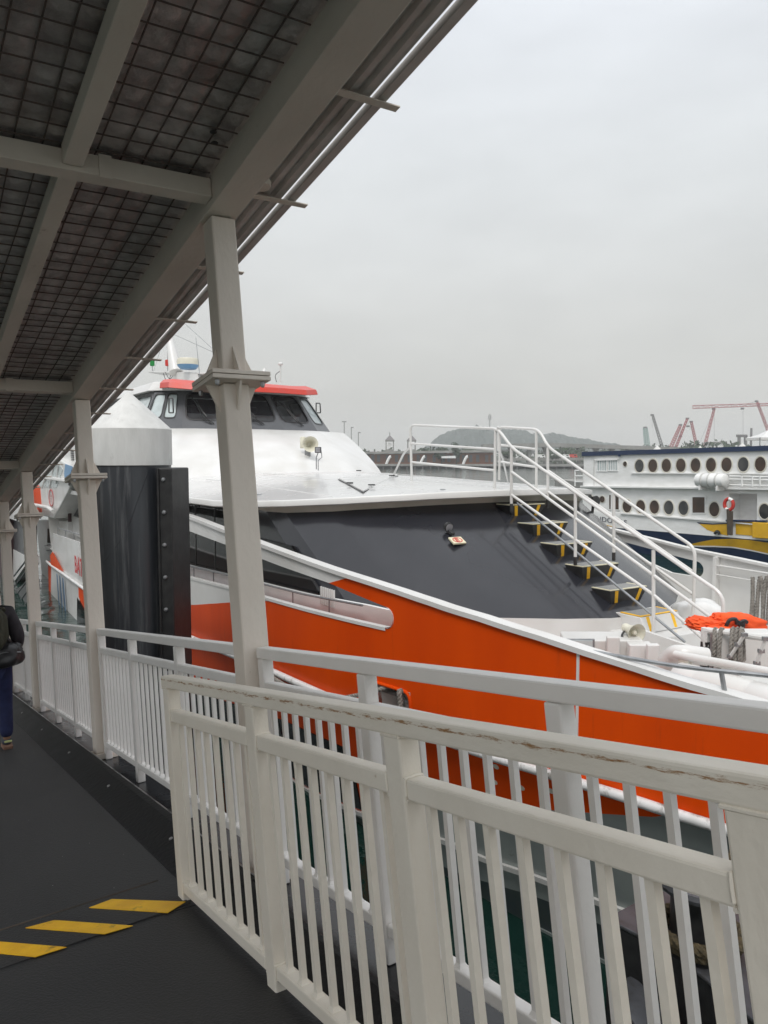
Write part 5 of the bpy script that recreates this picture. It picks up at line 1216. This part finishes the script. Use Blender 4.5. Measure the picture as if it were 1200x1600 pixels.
far_poly([(560, 725), (1300, 727), (1300, 730), (560, 728)], 385, 8, 'deck', 'conc', pr_)
for i in range(60):
    px = 562+12.3*i; a = at(px, 729, 386); MB().tube([V((a.x, a.y, -1.5)), V((a.x, a.y, a.z))], .45, 5).build('pile', 'crane_grey', pr_)
# viaduct
vd = empty('viaduct', at(880, 730, 470), 'grey road viaduct on tall piers crossing behind the stair rails', 'bridge')
far_poly([(755, 694), (860, 692), (1010, 697), (1200, 704), (1200, 709), (1010, 702.5), (860, 698.5), (755, 699)], 470, 12, 'deck', 'conc', vd)
for px in (772, 800, 828, 854, 881, 907, 933, 958, 984, 1010):
    far_poly([(px-2.5, 699), (px+2.5, 699), (px+2.5, 727), (px-2.5, 727)], 473, 5, 'pier', 'conc', vd); far_poly([(px-5, 698.5), (px+5, 698.5), (px+3, 703), (px-3, 703)], 472.5, 6, 'pier_cap', 'conc', vd)
v2 = empty('causeway', at(880, 725, 430), 'lower causeway with parked white vehicles under the viaduct', 'causeway')
far_poly([(760, 716), (1010, 715), (1010, 719), (760, 720)], 430, 8, 'deck', 'conc', v2)
vc = None
for i, px in enumerate((846, 868, 884, 896, 921)):
    b = at(px, 716, 431); o = empty('parked_van', b, ['white van leftmost on the far causeway', 'pale van second from the left on the far causeway', 'small white van in the middle of the far causeway', 'red van on the far causeway', 'white van rightmost on the far causeway'][i], 'van', 'vans on the far causeway')
    m_ = 'red' if i == 3 else 'white2'
    MB().prism([b+V((x, 0, z)) for x, z in ((-2, .4), (2.2, .4), (2.2, 1.1), (1.7, 2.1), (-2, 2.2))], [b+V((x, 1.8, z)) for x, z in ((-2, .4), (2.2, .4), (2.2, 1.1), (1.7, 2.1), (-2, 2.2))]).build('body', m_, o)
    for x in (-1.3, 1.3): MB().lathe(b+V((x, -.05, .4)), V((0, 1, 0)), [(.4, 0), (.4, .2)], 10).build('wheel', 'black', o)
    MB().box(lambda x, y, z: b+V((x, y, z)), (.3, -.02, 1.2), (1.5, .0, 1.8)).build('window', 'black_glass', o)
# floodlight masts seen over the casing
for px, y0, lb_ in ((538, 659, 'thin floodlight mast nearest the wheelhouse on the skyline'), (549, 668, 'bent-topped lamp mast beside the floodlight mast on the skyline'), (560, 676, 'shortest lamp mast right of the wheelhouse')):
    b = at(px, 715, 330); b.z = 1; t_ = at(px, y0, 330); o = empty('lamp_mast', b, lb_, 'lamp mast')
    MB().tube([b, V((b.x, b.y, t_.z))], .17, 6).build('pole', 'conc', o); MB().box(lambda x, y, z: V((b.x+x, b.y+y, t_.z+z)), (-1.0 if px < 545 else -.1, -.2, -.15), (1.0, .2, .2)).build('lamp_head', 'conc', o)
# cranes
def lattice(a, b, w0, w1, name, m, par, nseg=12, r=.22):
    d = (b-a).normalized(); x = d.cross(V((0, 1, 0))).normalized(); y = V((0, 1, 0)); mb = MB()
    cor = lambda f: [a.lerp(b, f)+x*sx*lerp(w0, w1, f)/2+y*sy*lerp(w0, w1, f)/2 for sx, sy in ((-1, -1), (1, -1), (1, 1), (-1, 1))]
    C_ = [cor(i/nseg) for i in range(nseg+1)]
    for k in range(4): mb.tube([c[k] for c in C_], r, 4)
    for i in range(nseg):
        for k, l in ((0, 1), (2, 3)): mb.tube([C_[i][k], C_[i+1][l]], r*.7, 4); mb.tube([C_[i][l], C_[i][k]], r*.7, 4)
    return tag(mb.build(name, m, par, smooth=False), kind='stuff')
YC = 620
def crane(lab, m, booms, lines=(), heads=(), base=None):
    b = at(*base, YC); b.z = 1; o = empty('crane', b, lab, 'crane')
    MB().box(lambda x, y, z: b+V((x, y, z)), (-3, -2, 0), (3, 4, 4.5)).build('cab', m, o)
    for (p, q_, w_) in booms: lattice(at(*p, YC), at(*q_, YC), w_, w_*.7, 'boom', m, o)
    for p, q_ in lines: MB().tube([at(*p, YC), at(*q_, YC)], .09, 4).build('hoist_cable', 'crane_grey', o)
    for p in heads: 
        c = at(*p, YC); MB().box(lambda x, y, z: c+V((x, y, z)), (-1.2, -.6, -.7), (1.2, .6, .7)).build('pulley_block', 'crane_grey', o)
crane('pale green crane, leftmost on the skyline above the white ferry', 'crane_green', [((1012, 703), (1008, 668), 3.6)], [], [(1008, 668)], (1011, 706))
crane('dark grey crane boom leaning left on the skyline', 'crane_grey', [((1036, 703), (1020, 650), 1.8)], [((1019, 649), (1019, 668))], [(1019, 648.5)], (1036, 706))
crane('short red crane boom leaning right, leftmost red crane', 'crane_red', [((1046, 704), (1063, 665), 2.4)], [((1063, 664), (1063, 683))], [(1063, 664), (1063, 682)], (1046, 706))
crane('taller red crane boom rising just right of the short red one', 'crane_red', [((1054, 704), (1074, 654), 1.6)], [((1075, 654), (1075, 667))], [(1074, 654), (1075, 666)], (1054, 706))
crane('red crane boom leaning left beside the taller red boom', 'crane_red', [((1090, 704), (1080, 659), 1.8)], [((1080, 659), (1078, 672))], [(1080, 659)], (1090, 706))
crane('large red crane carrying the long horizontal truss', 'crane_red', [((1099, 704), (1116, 639), 1.8), ((1083, 636), (1260, 630), 2.4)], [((1116, 640), (1116, 690)), ((1094, 690), (1116, 640)), ((1161, 639), (1161, 680))], [(1115, 639), (1160, 638.5)], (1099, 706))
crane('red crane boom leaning left at the right picture edge', 'crane_red', [((1212, 704), (1183, 628), 1.8)], [((1180, 628), (1160, 632))], [(1182, 627)], (1212, 706))
gq = empty('gantry', at(1160, 700, 600), 'grey portal gantry low on the skyline behind the white ferry', 'gantry')
for x in (1154, 1164): far_poly([(x, 682), (x+3.5, 682), (x+3.5, 703), (x, 703)], 600, 2, 'leg', 'crane_grey', gq)
far_poly([(1152, 679), (1168, 679), (1168, 683), (1152, 683)], 600, 2, 'beam', 'crane_grey', gq)
ch = empty('chimney', at(1173, 700, 605), 'slim dark chimney on the skyline beside the gantry', 'chimney'); b = at(1173, 703, 605); b.z = 1; MB().tube([b, V((b.x, b.y, at(1173, 669, 605).z))], .9, 8).build('stack', 'crane_grey', ch)
wb_ = empty('white_shed', at(1122, 697, 560), 'long white shed between the cranes on the skyline', 'shed'); far_poly([(1111, 692), (1135, 691), (1135, 701), (1111, 701)], 560, 10, 'wall', 'white2', wb_); far_poly([(1110, 690.5), (1136, 689.5), (1136, 692), (1110, 692.6)], 559, 12, 'roof', 'conc', wb_)
# canopies right behind the white ferry
for px, y0, y1, w_, lb_ in ((1027, 695, 705, 8, 'small white tent roof above the ferry, leftmost of three'), (1094, 696, 703, 5, 'smallest white tent tip above the ferry roof, middle one'), (1160, 691, 701, 8, 'small white tent roof above the ferry, rightmost of three'), (1200, 672, 684, 24, 'big white pavilion roof on posts at the right picture edge')):
    Y = 110; c = at(px, y1, Y); hw = w_/1200*Y; tp = at(px, y0, Y); o = empty('tent', V((c.x, c.y, 1.1)), lb_, 'tent')
    P = [c+V((sx*hw, sy*hw, 0)) for sx, sy in ((-1, -1), (1, -1), (1, 1), (-1, 1))]
    mb = MB(); m1 = [tp.lerp(p, .45)+V((0, 0, -(tp.z-c.z)*.16)) for p in P]
    mb.grid([P, m1, [tp+V((0, 0, 0))]*4], True).build('roof', 'white', o, smooth=False)
    MB().grid([P, [p+V((0, 0, -.35)) for p in P]], True).build('valance', 'white', o)
    for p in P: MB().tube([V((p.x*.999, p.y, .9)), p], .07, 6).build('post', 'steel', o)
MB  # quay under the tents
tag(MB().prism([W(30, 95, -2), W(90, 95, -2), W(90, 135, -2), W(30, 135, -2)], [W(30, 95, 1.05), W(90, 95, 1.05), W(90, 135, 1.05), W(30, 135, 1.05)]).build('quay', 'conc'), kind='structure')

# ================================================================== PERSON
r_ = ray(12, 1168); pf = r_*(-1.55/r_.dot(U1)); fwd = V((A1.x, A1.y, 0)).normalized(); rgt = V((C1.x, C1.y, 0))
pb_ = CAM + pf - rgt*.125
per = empty('person', pb_, 'person walking away in dark jacket and blue trousers, cut by the left picture edge', 'person')
def H(x, y, z): return pb_ + rgt*x + fwd*y + V((0, 0, z-.13*y))
def skin(name, m, par, pts, edges, rad, sub=2):
    b = base_of(par); me = bpy.data.meshes.new(name); me.from_pydata([tuple(H(*p)-b) for p in pts], edges, []); o = bpy.data.objects.new(name, me); col.objects.link(o); o.parent = par
    sk_ = o.modifiers.new('skin', 'SKIN'); sk_.use_smooth_shade = True
    for v, r in zip(me.skin_vertices[0].data, rad): v.radius = r if isinstance(r, tuple) else (r, r); v.use_root = False
    me.skin_vertices[0].data[0].use_root = True
    sb = o.modifiers.new('sub', 'SUBSURF'); sb.levels = sub; sb.render_levels = sub
    me.materials.append(M[m]); return o
J = dict(pel=(0, 0, .93), sp=(0, .02, 1.14), ch=(0, .02, 1.33), nk=(0, .04, 1.46), hd=(0, .06, 1.55), tp=(0, .06, 1.66),
         rh=(.10, 0, .88), rk=(.115, .04, .49), ra=(.12, -.02, .10), rt=(.13, .13, .035), lh=(-.10, 0, .88), lk=(-.10, .20, .50), la=(-.10, .36, .12), lt=(-.10, .50, .05),
         rs=(.18, .02, 1.385), re=(.25, -.08, 1.13), rw=(.24, .10, .97), rp=(.23, .17, .94), ls=(-.18, .02, 1.385), le=(-.27, -.02, 1.12), lw=(-.25, .14, .96), lp=(-.24, .21, .93))
K_ = list(J); ix = {k: i for i, k in enumerate(K_)}
E_ = [('pel', 'sp'), ('sp', 'ch'), ('ch', 'nk'), ('nk', 'hd'), ('hd', 'tp'), ('pel', 'rh'), ('rh', 'rk'), ('rk', 'ra'), ('ra', 'rt'), ('pel', 'lh'), ('lh', 'lk'), ('lk', 'la'), ('la', 'lt'), ('ch', 'rs'), ('rs', 're'), ('re', 'rw'), ('rw', 'rp'), ('ch', 'ls'), ('ls', 'le'), ('le', 'lw'), ('lw', 'lp')]
rad = dict(pel=(.14, .10), sp=(.13, .095), ch=(.15, .10), nk=.055, hd=(.078, .09), tp=(.07, .08), rh=.085, rk=.055, ra=.038, rt=.03, rs=.055, re=.04, rw=.028, rp=(.035, .02))
for k in K_:
    if k not in rad: rad[k] = rad.get('r'+k[1:], .05)
body = skin('body', 'skin', per, [J[k] for k in K_], [(ix[a], ix[b]) for a, b in E_], [rad[k] for k in K_])
for sd_, wp in ((1, J['rp']), (-1, J['lp'])):
    for i, (dx, ln_) in enumerate(((-.03, .07), (-.012, .085), (.008, .08), (.026, .065))):
        a = (wp[0]+dx*.9, wp[1]+.02, wp[2]); skin('finger', 'skin', body, [a, (a[0], a[1]+ln_*.45, a[2]-.02), (a[0], a[1]+ln_*.7, a[2]-.055)], [(0, 1), (1, 2)], [.010, .009, .007], 1)
    a = (wp[0]-.03*sd_, wp[1]-.02, wp[2]); skin('thumb', 'skin', body, [a, (a[0]-.025*sd_, a[1]+.03, a[2]-.01), (a[0]-.03*sd_, a[1]+.055, a[2]-.03)], [(0, 1), (1, 2)], [.012, .010, .008], 1)
def sub_skin(name, m, keys, ed, rr): ii = {k: i for i, k in enumerate(keys)}; return skin(name, m, per, [J[k] for k in keys], [(ii[a], ii[b]) for a, b in ed], rr)
J['hem'] = (0, -.01, .86); J['col'] = (0, .03, 1.43)
sub_skin('jacket', 'jacket', ['ch', 'sp', 'hem', 'col', 'rs', 're', 'rw', 'ls', 'le', 'lw'], [('ch', 'sp'), ('sp', 'hem'), ('ch', 'col'), ('ch', 'rs'), ('rs', 're'), ('re', 'rw'), ('ch', 'ls'), ('ls', 'le'), ('le', 'lw')],
         [(.19, .135), (.185, .13), (.18, .13), .08, .088, .072, .05, .088, .072, .05])
sub_skin('trousers', 'jeans', ['pel', 'rh', 'rk', 'ra', 'lh', 'lk', 'la'], [('pel', 'rh'), ('rh', 'rk'), ('rk', 'ra'), ('pel', 'lh'), ('lh', 'lk'), ('lk', 'la')], [(.165, .12), .115, .082, .066, .115, .082, .066])
blob(H(0, .05, 1.62), .10, .115, .125, 2, 'hair', 'hair', per)
for kx, (a, t_) in enumerate((('ra', 'rt'), ('la', 'lt'))):
    A_, T_ = J[a], J[t_]
    sh = skin('shoe', 'shoe', per, [(A_[0], A_[1]-.03, A_[2]-.02), (A_[0], A_[1]+.05, A_[2]-.035), (T_[0], T_[1], T_[2]+.02)], [(0, 1), (1, 2)], [(.05, .05), (.055, .045), (.045, .03)])
    F = lambda x, y, z: H(A_[0]+x, A_[1]+y, z)
    z0 = 0.0 if kx == 0 else .012
    MB().prism([F(x, y, z0) for x, y in ((-.04, -.09), (.04, -.09), (.052, .08), (.03, .2), (-.03, .2), (-.05, .08))], [F(x, y, z0+.035) for x, y in ((-.045, -.095), (.045, -.095), (.055, .08), (.033, .205), (-.033, .205), (-.053, .08))]).build('sole', 'sole', sh, bevel=.008)
    MB().box(F, (-.035, -.095, z0+.075), (.035, -.08, z0+.095)).build('heel_tab', 'hivis', sh, bevel=.004)
bpk = empty('backpack', H(0, -.2, 1.1), 'olive green backpack worn on the back of the walking person', 'backpack')
blob(H(-.02, -.22, 1.24), .15, .12, .21, 5, 'sack', 'olive', bpk); blob(H(-.02, -.31, 1.16), .11, .06, .11, 6, 'pocket', 'olive', bpk)
for x in (-.12, .12): MB().tube([H(*p) for p in smooth_path([(x, -.14, 1.05), (x*1.15, -.02, 1.2), (x, .04, 1.42), (x, -.1, 1.42)], 6)], .022, 6).build('shoulder_strap', 'olive', bpk)
dg = empty('shoulder_bag', H(.08, -.2, .95), 'black puffy shoulder bag hanging at the hip of the walking person', 'bag')
blob(H(.09, -.19, .98), .18, .13, .125, 9, 'bag_body', 'nylon', dg, .1); MB().tube([H(*p) for p in smooth_path([(.2, -.15, 1.05), (.12, -.19, 1.16), (-.05, -.16, 1.35)], 6)], .018, 6).build('strap', 'nylon', dg)
MB().tube([H(*p) for p in smooth_path([(-.04, -.33, .97), (.08, -.345, 1.02), (.24, -.31, 1.0)], 6)], .006, 5).build('zip', 'steel', dg)

# ================================================================== HAZE
hz_ = MB().add([W(x, y, z) for x in (-1400, 2600) for y in (-60, 2400) for z in (-5, 95)], [(0, 1, 3, 2), (4, 6, 7, 5), (0, 4, 5, 1), (2, 3, 7, 6), (0, 2, 6, 4), (1, 5, 7, 3)])
hm_ = bpy.data.materials.new('haze_air'); hm_.use_nodes = True; t = hm_.node_tree; t.nodes.clear()
o_ = t.nodes.new('ShaderNodeOutputMaterial'); v_ = t.nodes.new('ShaderNodeVolumePrincipled'); v_.inputs['Color'].default_value = (.985, .985, .985, 1); v_.inputs['Density'].default_value = .00042; v_.inputs['Anisotropy'].default_value = .2
t.links.new(v_.outputs[0], o_.inputs['Volume'])
tag(hz_.build('haze', hm_), kind='stuff')
